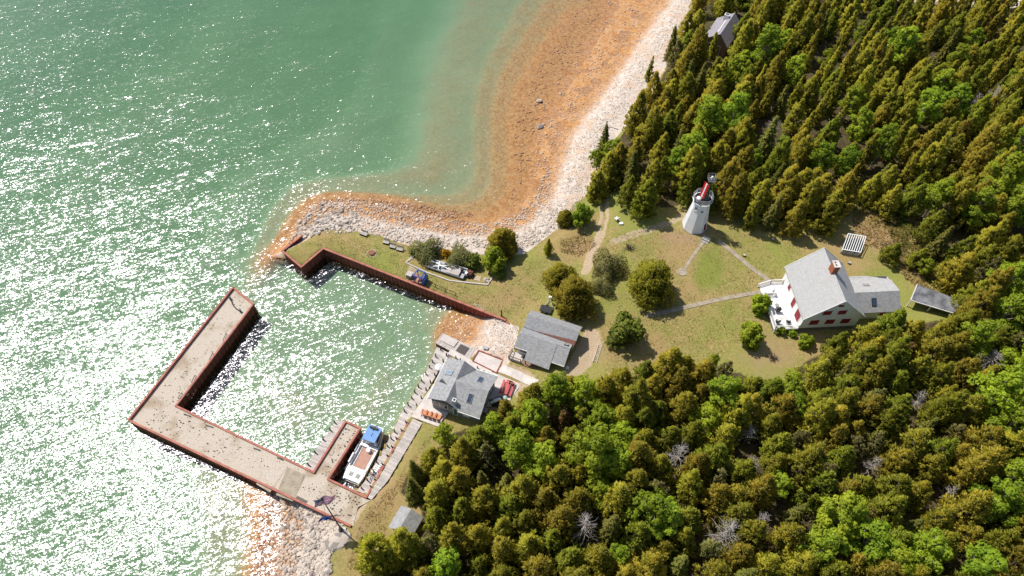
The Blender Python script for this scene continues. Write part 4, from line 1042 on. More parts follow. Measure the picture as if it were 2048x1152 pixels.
# steps by the tower, with a hand rail
q = G(1411, 480)
st_ = thing("stone_steps", "short grey steps at the foot of the lighthouse path", "steps", q, rad(-35))
for k in range(3): MB().box(-.75, .75, -.8 + k*.5, -.35 + k*.5, -.3, 0.10 + k*.14).build("step", M['grey'], st_)
q = G(1443, 482)
hr = thing("path_handrail", "black pipe handrail along the path below the lighthouse", "handrail", q, rad(-40))
MB().tube((-1.6, .7, -.2), (-1.6, .7, .9), .04).tube((0.2, .7, -.3), (0.2, .7, .85), .04).tube((1.8, .7, -.3), (1.8, .7, .8), .04).tube((-1.6, .7, .9), (1.8, .7, .8), .04).build("rail", M['black'], hr)

# ------------------------------------------------------------------ the work boat in the slip
s0, s1 = P(760, 852, 1.1), P(701, 962, 1.1)
bd = s1 - s0; BL = float(np.hypot(bd[0], bd[1]))
boat = thing("work_boat", "white work boat with blue cabin roof and brown deck in the slip", "boat", ((s0[0]+s1[0])/2, (s0[1]+s1[1])/2, 0.0), math.atan2(bd[1], bd[0]))
h = BL / 2                                               # local x: bow (cabin end) -h .. stern +h
def hull_sec(x):
    t = (x + h) / BL
    w = 1.48 * min(1.0, 0.45 + 1.9 * t) if t < 0.3 else (1.48 if t < 0.86 else 1.48 - (t - .86) * 1.6)
    return w
xs = np.linspace(-h, h, 15); vs, fs = [], []
for x in xs:
    w = hull_sec(x); rise = 0.25 * max(0, 1 - (x + h) / BL * 3)
    vs += [(x, -w*.82, -.45), (x, -w, .35), (x, -w*1.02, 1.05 + rise), (x, -w*.90, 1.05 + rise), (x, -w*.88, .62), (x, w*.88, .62), (x, w*.90, 1.05 + rise), (x, w*1.02, 1.05 + rise), (x, w, .35), (x, w*.82, -.45)]
for i in range(14):
    for k in range(9): fs.append((10*i+k, 10*i+k+1, 10*i+11+k, 10*i+10+k))
    fs.append((10*i+9, 10*i, 10*i+10, 10*i+19))
fs += [tuple(range(10)), tuple(range(140, 150))[::-1]]
MB().add(vs, fs).build("hull", M['hull'], boat)
MB().box(-.9, 2.35, -.95, .95, .63, .70).build("working_deck", M['boatdeck'], boat)
fd = MB().add([(2.5,-1.45,1.02),(h-.12,-1.2,1.0),(h-.12,1.2,1.0),(2.5,1.45,1.02),(2.5,-1.45,1.12),(h-.12,-1.2,1.08),(h-.12,1.2,1.08),(2.5,1.45,1.12)], [(3,2,1,0),(4,5,6,7),(0,1,5,4),(1,2,6,5),(2,3,7,6),(3,0,4,7)]).build("stern_deck", M['hull'], boat)
for y in (-.75, .35): MB().box(3.3, 3.95, y, y + .6, 1.10, 1.15).build("hatch", M['grey'], boat)
cx0, cx1 = -h + .75, -h + 3.2
cab = MB().hexa([(cx0, -1.0, .65), (cx1, -1.15, .65), (cx1, 1.15, .65), (cx0, 1.0, .65)], [(cx0 + .25, -.95, 2.55), (cx1, -1.05, 2.55), (cx1, 1.05, 2.55), (cx0 + .25, .95, 2.55)]).build("cabin", M['hull'], boat)
rf_ = MB().box(cx0 + .1, cx1 + .12, -1.06, 1.06, 2.56, 2.68).build("cabin_roof", M['blue'], boat)
MB().box(cx0 + .35, cx0 + .65, -.75, .55, 2.68, 2.95).box(cx0 + .2, cx0 + .8, -.2, .0, 2.69, 2.85).build("radar_bar", M['black'], rf_)
for y in (-.05, .25): MB().tube((cx0 + 1.4 + y, .1, 2.68), (cx0 + 1.4 + y, .1, 2.82), .07).build("lamp", M['black'], rf_)
wn_ = MB()
for y in (-1, 1):
    wn_.hexa([(cx0 + .5, y*1.03, 1.75), (cx1 - .3, y*1.14, 1.75), (cx1 - .3, y*1.09, 2.35), (cx0 + .5, y*1.0, 2.35)], [(cx0 + .5, y*1.05, 1.75), (cx1 - .3, y*1.16, 1.75), (cx1 - .3, y*1.11, 2.35), (cx0 + .5, y*1.02, 2.35)])
wn_.build("side_window", M['glass'], cab)
MB().box(cx1 - .02, cx1 + .04, -.85, .85, 1.5, 2.35).build("rear_window", M['glass'], cab)
MB().box(cx1 + .12, cx1 + .55, -1.3, 1.3, .66, 1.05).build("bench", M['hull'], boat)
MB().tube((cx1 + .95, .2, .7), (cx1 + .95, .2, 1.35), .32, .32, 12).build("drum", M['hull'], boat)
rl = MB()
for y in (-1, 1):
    pts = [(x, y * hull_sec(x) * .98, 1.05 + .25 * max(0, 1 - (x + h) / BL * 3)) for x in np.linspace(-h + .1, h - 1.2, 9)]
    for p in pts: rl.tube(p, (p[0], p[1], p[2] + .55), .03, .03, 6)
    for p, q in zip(pts[:-1], pts[1:]): rl.tube((p[0], p[1], p[2] + .55), (q[0], q[1], q[2] + .55), .035, .035, 6)
rl.build("guard_rail", M['steel'], boat)
MB().box(0.6, 2.2, -1.75, -1.5, 1.06, 1.3).box(-.8, .3, -1.75, -1.55, 1.06, 1.25).build("fender_board", M['hull'], boat)
def rope(px, p2, label, z1, z2):
    a, b = P(*px, z1), P(*p2, z2)
    o = MB().path([a + (b-a)*t - np.array([0, 0, .35*math.sin(math.pi*t)]) for t in np.linspace(0, 1, 7)], .03, 5).build("mooring_rope", M['rope'])
    tag(o, label, "rope")
rope((662,956), (690,933), "green mooring rope from the slip corner to the boat stern", 2.2, 1.1)
rope((716,861), (731,868), "thin mooring rope from the finger tip to the boat cabin", 2.2, 1.2)
# lattice pallet and loose red beam on the wharf
pq = P(755, 937, ZW + .02)
pal = thing("lattice_pallet", "pale lattice pallet lying on the wharf boards by the boat", "pallet", pq, rad(-30))
for k in range(6): MB().box(-.55, .55, -.85 + k*.3, -.73 + k*.3, .06, .10).build("slat", M['trim'], pal)
for x in (-.5, 0, .42): MB().box(x, x + .09, -.87, .78, 0.0, .06).build("runner", M['trim'], pal)
a, b = P(757, 945, ZW + .2), P(764, 932, ZW + .2)
tag(MB().bar(a, b, .22, .2).build("loose_beam", M['cap']), "short red beam lying loose against the kerb wall", "beam")
tk = thing("branch_tangle", "tangle of dead black branches on the wharf near the stern", "branches", P(747, 950, ZW))
for k in range(5):
    an = rad(k * 71 + 20); MB().path([(0, 0, .1), (math.cos(an)*.6, math.sin(an)*.6, .35), (math.cos(an+.4)*1.0, math.sin(an+.4)*1.0, .2)], .05, 5).build("branch", M['black'], tk)

# ------------------------------------------------------------------ flagpole with two flags
fb_ = G(684, 1061)
fp = thing("flagpole", "tall dark flagpole at the shore end of the pier", "flagpole", fb_)
HP = 12.6
MB().tube((0, 0, -.5), (0, 0, HP), .12, .06, 10).tube((0, 0, HP), (0, 0, HP + .18), .12, .02, 10).build("pole", M['black'], fp)
MB().box(-.55, .55, -.4, .4, -.4, .18).build("footing", M['paleconcrete'], fp)
MB().box(-.35, .1, -.2, .25, .18, .7).build("winch_box", M['black'], fp)
MB().bar((-1.15, 0, HP*.47), (1.0, .2, HP*.47), .08).build("yard", M['black'], fp)
MB().path([(0.07, 0, HP), (-.8, -.3, HP*.5)], .015, 4).build("halyard", M['black'], fp)
def flag(name, label, root, dirv, length, hoist, mats, stripes=None):
    """cloth waving as it falls from the hoist"""
    t = thing(name, label, "flag", root)
    d = Vector(dirv).normalized(); side = d.cross(Vector((0, 0, 1))).normalized()
    def pt(u, w):                                        # u along the fly, w down the hoist
        o = d * u * length + side * (0.22 * math.sin(u * 9.0 + w * 2.2) * (0.25 + u)) + (Vector((0, 0, -.75)) + side * .5) * (w * hoist) + Vector((0, 0, -0.12 * u * u * length))
        return o + d * (0.12 * math.sin(w * 5))
    def cloth(u0, u1, w0, w1, nm, m, off=0.0):
        n, k = 10, 4; vs = [pt(u0 + (u1-u0)*i/n, w0 + (w1-w0)*j/k) + side * off for i in range(n+1) for j in range(k+1)]
        b = [q - side * .012 for q in vs]; N_ = len(vs)
        f = [(i*(k+1)+j, (i+1)*(k+1)+j, (i+1)*(k+1)+j+1, i*(k+1)+j+1) for i in range(n) for j in range(k)]
        MB().add(vs + b, f + [tuple(x + N_ for x in q[::-1]) for q in f], True).build(nm, m, t)
    if stripes:
        for s in range(13): cloth(0 if s > 6 else .4, 1, s/13, (s+1)/13, "stripe", M['flagred'] if s % 2 == 0 else M['flagwhite'])
        cloth(0, .4, 0, 7/13, "canton", M['flagnavy'])
        st = MB()                                        # rows of white stars sewn on both sides of the canton
        for r in range(9):
            for c_ in range(6 if r % 2 == 0 else 5):
                u, w = (.04 + .064*c_ + (0 if r % 2 == 0 else .032)), (.035 + r * .0585)
                q = pt(u, w)
                for sg in (.012, -.024):
                    vs = []
                    for k in range(10):
                        rr = .075 if k % 2 == 0 else .03; an = math.pi/2 + k*math.pi/5
                        vs.append(q + side*sg + d*rr*math.cos(an) + Vector((0, 0, rr*math.sin(an))))
                    st.add(vs, [tuple(range(10))])
        tag(st.build("stars", M['flagwhite'], t), kind="stuff")
    else:
        cloth(0, 1, 0, 1, "cloth", M['flagblue'])
        e_ = pt(.5, .45); em = MB()
        for sg in (.03, -.04): em.add([e_ + side*sg + d*.28*math.cos(a) + Vector((0, 0, .28*math.sin(a))) for a in np.linspace(0, 2*math.pi, 13)[:-1]], [tuple(range(12))])
        em.build("crest", plain("crest_gold", (0.40, 0.36, 0.30), (0.2, 0.25, 0.4), 6, .8), t)
flag("national_flag", "red and white striped flag with navy starred canton atop the flagpole", Vector(fb_) + Vector((-1.1, -.15, HP - .1)), (.93, .36, .0), 2.6, 1.15, None, True)
MB().bar((-1.1, -.15, HP - .12), (0.05, 0, HP - .12), .05).build("truck_arm", M['black'], fp)
flag("state_flag", "royal blue flag hanging from the yard of the flagpole", Vector(fb_) + Vector((.35, .05, HP*.47 - .05)), (-.97, -.24, 0), 2.3, 1.2, None)

# ------------------------------------------------------------------ things on the patio
def adirondack(px, label, k):
    q = P(*px, 1.95)
    t = thing("slatted_chair", label, "chair", (q[0], q[1], 1.93), rad(-19 + random.uniform(-6, 6)), "orange slatted chairs on the patio")
    for i in range(5): MB().slab([(-.3 + i*.125, .02, .30), (-.19 + i*.125, .02, .30), (-.19 + i*.125, .62, .42), (-.3 + i*.125, .62, .42)], .025).build("seat_slat", M['orangewood'], t)
    for i in range(5):
        x = -.3 + i*.125; hh = 1.0 - abs(i - 2)*.05
        MB().hexa([(x, .0, .3), (x+.11, .0, .3), (x+.11, .03, .3), (x, .03, .3)], [(x-.02, -.42, hh), (x+.13, -.42, hh), (x+.13, -.39, hh), (x-.02, -.39, hh)]).build("back_slat", M['orangewood'], t)
    for s in (-1, 1):
        MB().box(s*.42 - .07, s*.42 + .07, -.15, .68, .56, .59).build("arm_rest", M['orangewood'], t)
        MB().bar((s*.38, .58, 0), (s*.38, .58, .56), .08).build("leg", M['orangewood'], t)
        MB().bar((s*.36, .6, .38), (s*.36, -.45, .03), .04, .12).build("leg", M['orangewood'], t)
for k, (px, w) in enumerate((((848,829), "nearest the harbour"), ((857,832), "second from the harbour"), ((866,835), "third from the harbour"), ((875,838), "at the far end by the grass"))):
    adirondack(px, "orange slatted garden chair, " + w + " in the row of four", k)
tq = P(1014, 778, 1.95)
tb = thing("picnic_table", "faded red picnic table with two benches beside the boathouse", "picnic table", (tq[0], tq[1], 1.93), rad(-18))
for k in range(5): MB().box(-.42 + k*.17, -.42 + k*.17 + .15, -1.25, 1.25, .72, .76).build("top_board", M['table'], tb)
for s in (-1, 1):
    for k in range(2): MB().box(s*.82 - .16 + k*.17, s*.82 - .01 + k*.17, -1.25, 1.25, .43, .47).build("bench_board", M['table'], tb)
for y in (-.9, .9):
    MB().bar((-.62, y, 0), (-.2, y, .71), .05, .1).build("leg", M['table'], tb); MB().bar((.62, y, 0), (.2, y, .71), .05, .1).build("leg", M['table'], tb)
    MB().bar((-.95, y, .39), (.95, y, .39), .05, .09).build("cross_beam", M['table'], tb)
bk = thing("wooden_crate", "small brown crate standing on the red picnic table", "crate", (*(P(1022, 766, 2.7)[:2]), 1.93 + .765), rad(-18))
MB().box(-.3, .3, -.22, .22, 0, .04).build("base", M['brownwood'], bk)
for a in ((-.3, -.27, -.22, .22), (.27, .3, -.22, .22), (-.27, .27, -.22, -.19), (-.27, .27, .19, .22)): MB().box(*a, .04, .28).build("side", M['brownwood'], bk)
gq_ = P(992, 806, 1.95)
gl_ = thing("barbecue", "silver lidded barbecue grill on wheels in the boathouse shade", "barbecue", (gq_[0], gq_[1], 1.93), rad(25))
MB().box(-.45, .45, -.28, .28, .75, .92).build("fire_box", M['black'], gl_)
hd = MB(); hd.add([(x, .28*math.cos(a), .92 + .26*math.sin(a)) for x in (-.45, .45) for a in np.linspace(0, math.pi, 7)], [(i, i+1, i+8, i+7) for i in range(6)] + [tuple(range(7))[::-1], tuple(range(7, 14))]).build("lid", M['hull'], gl_)
for x in (-.85, .48): MB().box(x, x + .37, -.25, .25, .84, .88).build("side_shelf", M['hull'], gl_)
for x in (-.38, .38):
    for y in (-.22, .22): MB().bar((x, y, .0), (x, y, .75), .05).build("leg", M['black'], gl_)
tb_ = P(1010, 800, 1.95)
bn = thing("green_bin", "dark green round bin with white lid at the picnic table end", "bin", (tb_[0], tb_[1], 1.93))
MB().tube((0, 0, 0), (0, 0, .85), .28, .34, 14).build("body", M['darkgreen'], bn); MB().tube((0, 0, .85), (0, 0, .97), .37, .25, 14).build("lid", plain("sage_lid", (.35, .45, .38), (.28, .36, .3), 3, .6), bn)
mt_ = MB().prism([P(x, y, 1.93)[:2] for x, y in [(978,800),(1000,792),(1015,806),(1002,816),(984,813)]], 1.934, 1.96).build("patio_mat", M['black'])
tag(mt_, "black rubber mat under the barbecue behind the boathouse", "mat")
mt_ = MB().prism([P(x, y, 1.8)[:2] for x, y in [(986,744),(994,748),(991,753),(983,749)]], 1.784, 1.81).build("drain_cover", M['grey'])
tag(mt_, "small grey drain cover on the concrete ledge", "cover")
wb_ = G(972, 698)
o = thing("stone_bin", "small grey plastic tub standing on the stony ramp", "tub", wb_, rad(-20))
MB().hexa([(-.3,-.2,-.05),(.3,-.2,-.05),(.3,.2,-.05),(-.3,.2,-.05)], [(-.38,-.26,.42),(.38,-.26,.42),(.38,.26,.42),(-.38,.26,.42)]).build("body", M['grey'], o); MB().box(-.4,.4,-.28,.28,.42,.47).build("lid", M['steel'], o)
wp = P(878, 737, ZW)
o = thing("wharf_tub", "white domed tub on the wharf beside the boathouse", "tub", (wp[0], wp[1], ZW + .02))
MB().tube((0,0,0), (0,0,.5), .55, .6, 14).tube((0,0,.5), (0,0,.75), .6, .25, 14).build("body", M['hull'], o); MB().box(.45, .8, -.3, .1, .0, .45).build("motor", M['black'], o)
wp = P(1000, 628, 2.2)
o = thing("winch_post", "upright dark steel post at the land end of the sea wall", "post", G(1003, 632))
MB().tube((0,0,-.6), (0,0,1.6), .13, .11, 8).build("shaft", M['black'], o); MB().bar((-.5,0,1.5), (.05,0,1.55), .08).build("arm", M['black'], o)

# ------------------------------------------------------------------ things on the spit
def bench(px, label, w, rz, stonev=False):
    t = thing("weathered_bench", label, "bench", G(*px), rz, "weathered benches at the edge of the spit lawn")
    n = 4
    for k in range(n): MB().box(-w/2, w/2, -.3 + k*.16, -.17 + k*.16, .42, .47).build("seat_slat", M['plank'], t)
    for k in range(3): MB().box(-w/2, w/2, .36, .40, .55 + k*.16, .68 + k*.16).build("back_slat", M['plank'], t)
    for x in (-w/2 + .06, w/2 - .16):
        MB().box(x, x + .1, -.3, -.2, -.2, .42).build("leg", M['black'], t); MB().box(x, x + .1, .4, .48, -.2, 1.0).build("leg", M['black'], t)
    MB().box(-w/2, w/2, -.32, -.30, -.1, .40).build("front_panel", M['black'], t)
bench((728,470), "long weathered bench farthest out along the spit lawn", 1.5, rad(-25))
bench((773,487), "weathered bench second from the outer end of the spit", 1.1, rad(-16))
bench((786,496), "weathered bench left of the pair nearest the shrubs", 1.15, rad(-16))
bench((800,501), "weathered bench right of the pair, nearest the shrubs", 1.2, rad(-16))
q = G(744, 507)
fpit = thing("fire_pit", "round rusty fire pit ringed with stones on the spit lawn", "fire pit", q)
MB().tube((0,0,-.1), (0,0,.28), .5, .52, 18, True).build("ring", M['rust'], fpit)
MB().tube((0,0,.281), (0,0,.30), .44, .44, 18).build("ash_bed", plain("ash", (.30,.12,.08), (.18,.08,.06), 6, .95), fpit)
STONES = []
def rock_mesh(seed, sub=1, flat=.7):
    r = random.Random(seed); bm = bmesh.new(); bmesh.ops.create_icosphere(bm, subdivisions=sub, radius=1.0)
    sx, sy = r.uniform(.75, 1.2), r.uniform(.65, 1.0); o = Vector((r.random()*50, r.random()*50, r.random()*50))
    for v in bm.verts:
        k = 1 + .32 * mnoise.noise(v.co * 1.1 + o) + r.uniform(-.07, .07)
        c_ = v.co * k
        for ax in ((1,.2,.1), (-.3,1,.2), (.2,-.5,.9)):
            a_ = Vector(ax).normalized(); dd = c_.dot(a_)
            if dd > .72: c_ -= a_ * (dd - .72) * .8
        v.co = Vector((c_.x*sx, c_.y*sy, c_.z*flat))
    me = bpy.data.meshes.new("stone"); bm.to_mesh(me); bm.free(); me.materials.append(M['stone']); return me
ROCKS = [rock_mesh(i) for i in range(10)]
def put_stone(x, y, s, parent=None, z=None, name="stone", sink=.25):
    o = link(name, random.choice(ROCKS), parent)
    o.location = (x, y, float(terr(x, y)) + s * (.7 - sink) * .6 if z is None else z)
    o.rotation_euler = (random.uniform(-.35, .35), random.uniform(-.35, .35), random.uniform(0, 6.28)); o.scale = (s * random.uniform(.8, 1.25), s, s * random.uniform(.65, 1.0))
    return o
for k in range(11):
    an = k*2*math.pi/11; s_ = link("stone", ROCKS[k % 10], fpit); s_.location = (.85*math.cos(an), .8*math.sin(an), .04); s_.scale = (.2, .17, .14)
# blue boat winch standing on the wall
wq = P(838, 560, 2.1); wq[2] = 2.0
wv = thing("boat_winch", "blue and red boat winch machine standing on the sea wall", "winch", wq, rad(-24))
MB().box(-1.1, 1.3, -.75, -.55, 0, .2).box(-1.1, 1.3, .55, .75, 0, .2).box(-.2, 0, -.55, .55, .02, .18).box(1.1, 1.28, -.55, .55, .02, .18).build("skid", M['cap'], wv)
for s in (-.65, .65): MB().bar((.2, s, .2), (.9, s, 2.0), .14).bar((1.25, s, .2), (.95, s, 2.0), .14).build("frame_leg", M['machineblue'], wv)
MB().bar((-.5, -.7, 1.95), (1.05, -.7, 2.05), .16).bar((-.5, .7, 1.95), (1.05, .7, 2.05), .16).bar((.95, -.75, 2.05), (.95, .75, 2.05), .18).bar((-.45, -.75, 1.95), (-.45, .75, 1.95), .16).build("top_frame", M['machineblue'], wv)
for s in (-.65, .65): MB().bar((-.45, s, .2), (-.45, s, 1.9), .12).build("frame_leg", M['machineblue'], wv)
MB().tube((.55, -.5, .75), (.55, .5, .75), .3, .3, 12).build("drum", M['cap'], wv)
MB().box(1.0, 1.5, -.8, .8, .3, 1.5).build("engine_cover", M['machineblue'], wv)
gc = P(820, 553, 2.1)
gb = thing("grey_cabinet", "weathered grey cabinet standing beside the blue winch", "cabinet", (gc[0], gc[1], 1.95), rad(-24))
MB().box(-.5, .5, -.45, .45, 0, .95).build("body", M['grey'], gb); MB().box(-.56, .56, -.5, .5, .95, 1.02).build("lid", M['plank'], gb)
rl0, rl1 = G(852, 566), G(912, 591)
rr = thing("pipe_railing", "low black pipe railing on the lawn right of the blue winch", "railing", rl0)
rm = MB().tube(rl0 + [0,0,.75], rl1 + [0,0,.75], .05); off = np.array([-.5, -1.0, 0])
for t_ in (0, .33, .66, 1):
    p_ = rl0 + (rl1 - rl0) * t_; rm.tube(p_ - [0,0,.2], p_ + [0,0,.75], .045); rm.tube(p_ + [0,0,.7], p_ + off*.9 + [0,0,-.05], .035)
rm.build("rails", M['black'], rr, True)
# timber-edged yard with a derelict flat boat
def edging(pts, label):
    q = [G(*p) for p in pts]; t = thing("timber_edging", label, "edging", q[0])
    for a, b in zip(q[:-1], q[1:]): MB().bar(a + [0,0,.06], b + [0,0,.06], .22, .26).build("timber", M['plank'], t, True)
edging([(828,510),(812,526),(852,545),(900,562),(975,570),(985,555)], "long grey timber edging round the old boat yard on the spit")
db0, db1 = G(858, 530), G(930, 552)
dv = db1 - db0; DL = float(np.hypot(*dv[:2]))
db = thing("derelict_barge", "derelict pale flat boat full of poles in the yard on the spit", "barge", ((db0[0]+db1[0])/2, (db0[1]+db1[1])/2, 2.0), math.atan2(dv[1], dv[0]))
hl = DL / 2
MB().add([(-hl, -.8, .0), (hl, -.95, 0), (hl, .95, 0), (-hl, .8, 0), (-hl-.3, -.95, .6), (hl+.1, -1.15, .65), (hl+.1, 1.15, .65), (-hl-.3, .95, .6), (-hl-.2, -.85, .58), (hl, -1.05, .63), (hl, 1.05, .63), (-hl-.2, .85, .58), (-hl, -.7, .2), (hl-.1, -.9, .2), (hl-.1, .9, .2), (-hl, .7, .2)],
    [(3,2,1,0),(0,1,5,4),(1,2,6,5),(2,3,7,6),(3,0,4,7),(4,5,9,8),(5,6,10,9),(6,7,11,10),(7,4,8,11),(8,9,13,12),(9,10,14,13),(10,11,15,14),(11,8,12,15),(12,13,14,15)]).build("hull", M['steel'], db)
MB().box(hl*.05, hl*.75, -.85, .85, .5, .62).build("deck_sheet", M['plank'], db)
for a, b in (((-hl*.9, .5, .7), (hl*.3, -.3, .75)), ((-hl*.7, -.6, .7), (hl*.1, .6, .8)), ((-hl*.5, .9, .7), (-hl*.35, -.9, .75)), ((-hl, .1, .75), (-hl*.2, .7, .72))): MB().bar(a, b, .12, .1).build("pole", M['trim'], db)
MB().box(-hl*.8, -hl*.4, -.4, .3, .2, .45).box(-hl*.2, 0, .1, .6, .2, .6).build("junk_box", M['grey'], db)
om = MB().box(hl + .1, hl + .5, -.25, .25, .3, 1.0).build("outboard_motor", M['hull'], db); MB().box(hl + .2, hl + .4, -.15, .15, -.1, .3).build("shaft", M['black'], om)
MB().tube((hl*.8, .5, .65), (hl*.8, .5, 1.1), .3, .3, 10).build("barrel", M['black'], db)
q = G(940, 551)
o = thing("rusty_tank", "dark rusty square tank at the end of the derelict boat", "tank", q, rad(-30))
MB().hexa([(-.6,-.6,-.1),(.6,-.6,-.1),(.6,.6,-.1),(-.6,.6,-.1)], [(-.5,-.5,1.0),(.5,-.5,1.0),(.5,.5,1.0),(-.5,.5,1.0)]).build("body", plain("dark_rust", (.10,.045,.035), (.06,.03,.025), 4, .9), o); MB().tube((0,0,1.0),(0,0,1.12),.22,.22,10).build("hatch", M['rust'], o)
q = G(955, 557)
o = thing("wood_pallet", "pale new wood pallet lying beside the rusty tank", "pallet", q, rad(-10))
for k in range(6): MB().box(-.6 + k*.2, -.46 + k*.2, -.5 - .1*(k % 2), .5, .10, .13).build("slat", plain("new_pine", (.62,.50,.34), (.5,.4,.27), 4, .8) if k == 0 else bpy.data.materials["new_pine"], o)
for y in (-.4, 0, .38): MB().box(-.6, .55, y, y + .09, 0, .10).build("runner", bpy.data.materials["new_pine"], o)
rp = thing("rubble_heap", "heap of pale broken stones at the corner of timber edging", "rubble", G(971, 562))
for k in range(16):
    s_ = link("stone", ROCKS[k % 10], rp); s_.location = (random.uniform(-.8, .8), random.uniform(-.5, .5), .12 + random.random()*.15); s_.scale = [random.uniform(.13, .28)]*3; s_.rotation_euler = (0, 0, random.random()*6)
for k, (a, b) in enumerate((((818,523),(828,512)), ((836,515),(840,508)), ((824,520),(833,509)))):
    A0, B0 = G(*a), G(*b); tag(MB().bar(A0 + [0,0,.1], B0 + [0,0,.1], .1, .1).build("loose_pole", M['plank']), ("longest", "shortest", "middle")[k] + " pale loose pole on bare earth in the timber edged yard", "pole", "loose poles in the yard")
# ------------------------------------------------------------------ things round the houses
def lawn_chair(q, rz, label, cat="chair", mat=None, parent=None, rocker=False):
    t = thing("rocking_chair" if rocker else "garden_chair", label, cat, q, rz); m = mat or M['trim']
    MB().box(-.28, .28, -.05, .5, .40, .45).build("seat", m, t)
    MB().hexa([(-.28,-.06,.42),(.28,-.06,.42),(.28,0,.42),(-.28,0,.42)], [(-.3,-.28,1.05),(.3,-.28,1.05),(.3,-.22,1.05),(-.3,-.22,1.05)]).build("backrest", m, t)
    for s in (-.27, .27):
        MB().bar((s, .45, 0), (s, .45, .62), .06).build("leg", m, t); MB().bar((s, -.1, 0), (s, -.05, .62), .06).build("leg", m, t); MB().box(s - .05, s + .05, -.1, .52, .62, .66).build("arm_rest", m, t)
lawn_chair(G(1234, 442), rad(40), "white garden chair on the grass right of the track")
o = MB().box(-.35, .35, -.25, .25, 0, .3).build("white_box", M['trim']); q = G(1242, 448); o.location = q; tag(o, "small white box on grass beside the white garden chair", "box")
hz = HB + FL + .03
Hm = Matrix.Translation((46.55, 61.55, 0)) @ Matrix.Rotation(rad(3.2), 4, 'Z')
for (x, y, r_, lb) in ((-2.5, 3.3, 100, "in the middle of the white deck"), (-3.2, 1.0, 60, "near the outer corner of the white deck"), (-1.6, .8, -10, "closest to the house wall on the white deck")):
    p_ = Hm @ Vector((x, y, 0)); lawn_chair((p_.x, p_.y, hz), rad(r_), "dark porch chair " + lb, mat=M['black'], rocker=True)
p_ = Hm @ Vector((-2.5, 4.3, 0)); o = thing("porch_table", "small grey table behind the middle chair on white deck", "table", (p_.x, p_.y, hz))
MB().tube((0,0,.5),(0,0,.54),.35,.35,12).build("top", M['grey'], o); MB().tube((0,0,0),(0,0,.5),.06,.06).build("leg", M['grey'], o)
p_ = Hm @ Vector((17.4, 4.9, 0)); o = thing("brick_grill", "small brick outdoor grill behind the east wing of the house", "grill", (p_.x, p_.y, HB))
MB().box(-.6, .6, -.5, .5, -.4, .95).build("body", M['brick'], o); MB().box(-.65, .65, -.55, .55, .95, 1.05).build("slab", M['concrete'], o); MB().tube((0,.2,1.05),(0,.2,1.7),.2,.16,10).build("chimney_pot", M['grey'], o)
for (x, y), lb in (((1545,480), "low tree stump on the lawn north of the house"), ((1698,527), "small wooden post stub close behind the house gable"), ((1488,512), "small stump beside the concrete path to house")):
    q = G(x, y); o = thing("tree_stump", lb, "stump", q); MB().tube((0,0,-.2), (0,0,.35), .32, .26, 10).build("trunk", M['bark'], o); MB().tube((0,0,.351), (0,0,.37), .24, .23, 10).build("cut_face", M['plank'], o)
# ladder rack lying on the gravel, trailer on the lawn
a, b = G(1189, 726), G(1200, 690)
lr = thing("ladder", "white ladder lying on the gravel right of the cottage", "ladder", a)
d_ = (b - a) / np.linalg.norm(b - a); n_ = np.array([-d_[1], d_[0], 0]) * .3
for s in (-1, 1): MB().bar(a + n_*s + [0,0,.15], b + n_*s + [0,0,.15], .08).build("stile", M['plank'], lr, True)
for k in range(1, 9): c_ = a + (b-a)*k/9 + [0,0,.15]; MB().bar(c_ - n_, c_ + n_, .05).build("rung", M['plank'], lr, True)
q = G(1092, 621)
tr_ = thing("utility_trailer", "black bed trailer with pale drawbar on the lawn behind cottage", "trailer", q, rad(-20))
MB().box(-1.0, 1.0, -.65, .65, .35, .5).build("bed", M['black'], tr_)
for s in (-1, 1): MB().tube((.0, s*.72, .3), (0, s*.85, .3), .3, .3, 14).build("wheel", M['black'], tr_)
MB().bar((-.5, .7, .4), (-.1, 2.4, .35), .09).bar((.9, .7, .4), (-.1, 2.4, .35), .09).build("drawbar", M['plank'], tr_); MB().box(-.35, .15, 2.3, 2.7, .1, .6).build("jockey_box", M['trim'], tr_)

# ------------------------------------------------------------------ boulders, stones and shingle
q = P(676, 1078, 2.2); o = put_stone(q[0], q[1], 1.75, z=1.95, name="slab_boulder"); o.scale = (1.9, 1.7, .55); o.rotation_euler = (0, 0, .5); tag(o, "big flat grey boulder at the foot of the flagpole", "boulder")
for (x, y), s, lb in (((1078,204), .95, "dark block shaped boulder in shallows farthest up the shore"), ((1080,255), .8, "pale angular boulder just below the dark block in shallows"), ((727,466), .75, "large grey boulder beside the long bench on the spit"), ((907,490), 1.0, "pale flat boulder among stones behind the yellow bush")):
    q = G(x, y); o = put_stone(q[0], q[1], s, name="boulder"); tag(o, lb, "boulder")
def in_px(poly): return np.array(poly, float)
def scatter(poly, n, r):
    lo, hi = poly.min(0), poly.max(0); out = []
    while len(out) < n:
        c_ = lo + r.random((n * 2, 2)) * (hi - lo); out += list(c_[inside(c_, poly)])
    return np.array(out[:n])
REV = in_px([(590,470),(600,440),(625,412),(660,405),(700,418),(730,440),(720,462),(690,462),(660,452),(640,468),(612,482)])
REV2 = in_px([(720,425),(820,432),(920,462),(960,470),(955,492),(880,488),(800,482),(735,462)])
SBE = in_px([(585,1000),(640,1020),(672,1050),(662,1085),(660,1160),(560,1160),(565,1060)])
r_ = np.random.default_rng(5); placed = []
def big_stones(poly, n, lo, hi, sep):
    k = 0
    for p_ in scatter(poly, n * 6, r_):
        if k >= n: break
        q = G(*p_); s = lo + (hi - lo) * r_.random() ** 2.2
        if any((q[0]-a)**2 + (q[1]-b)**2 < (sep * (s + c_))**2 for a, b, c_ in placed): continue
        placed.append((q[0], q[1], s)); put_stone(q[0], q[1], s, ground); k += 1
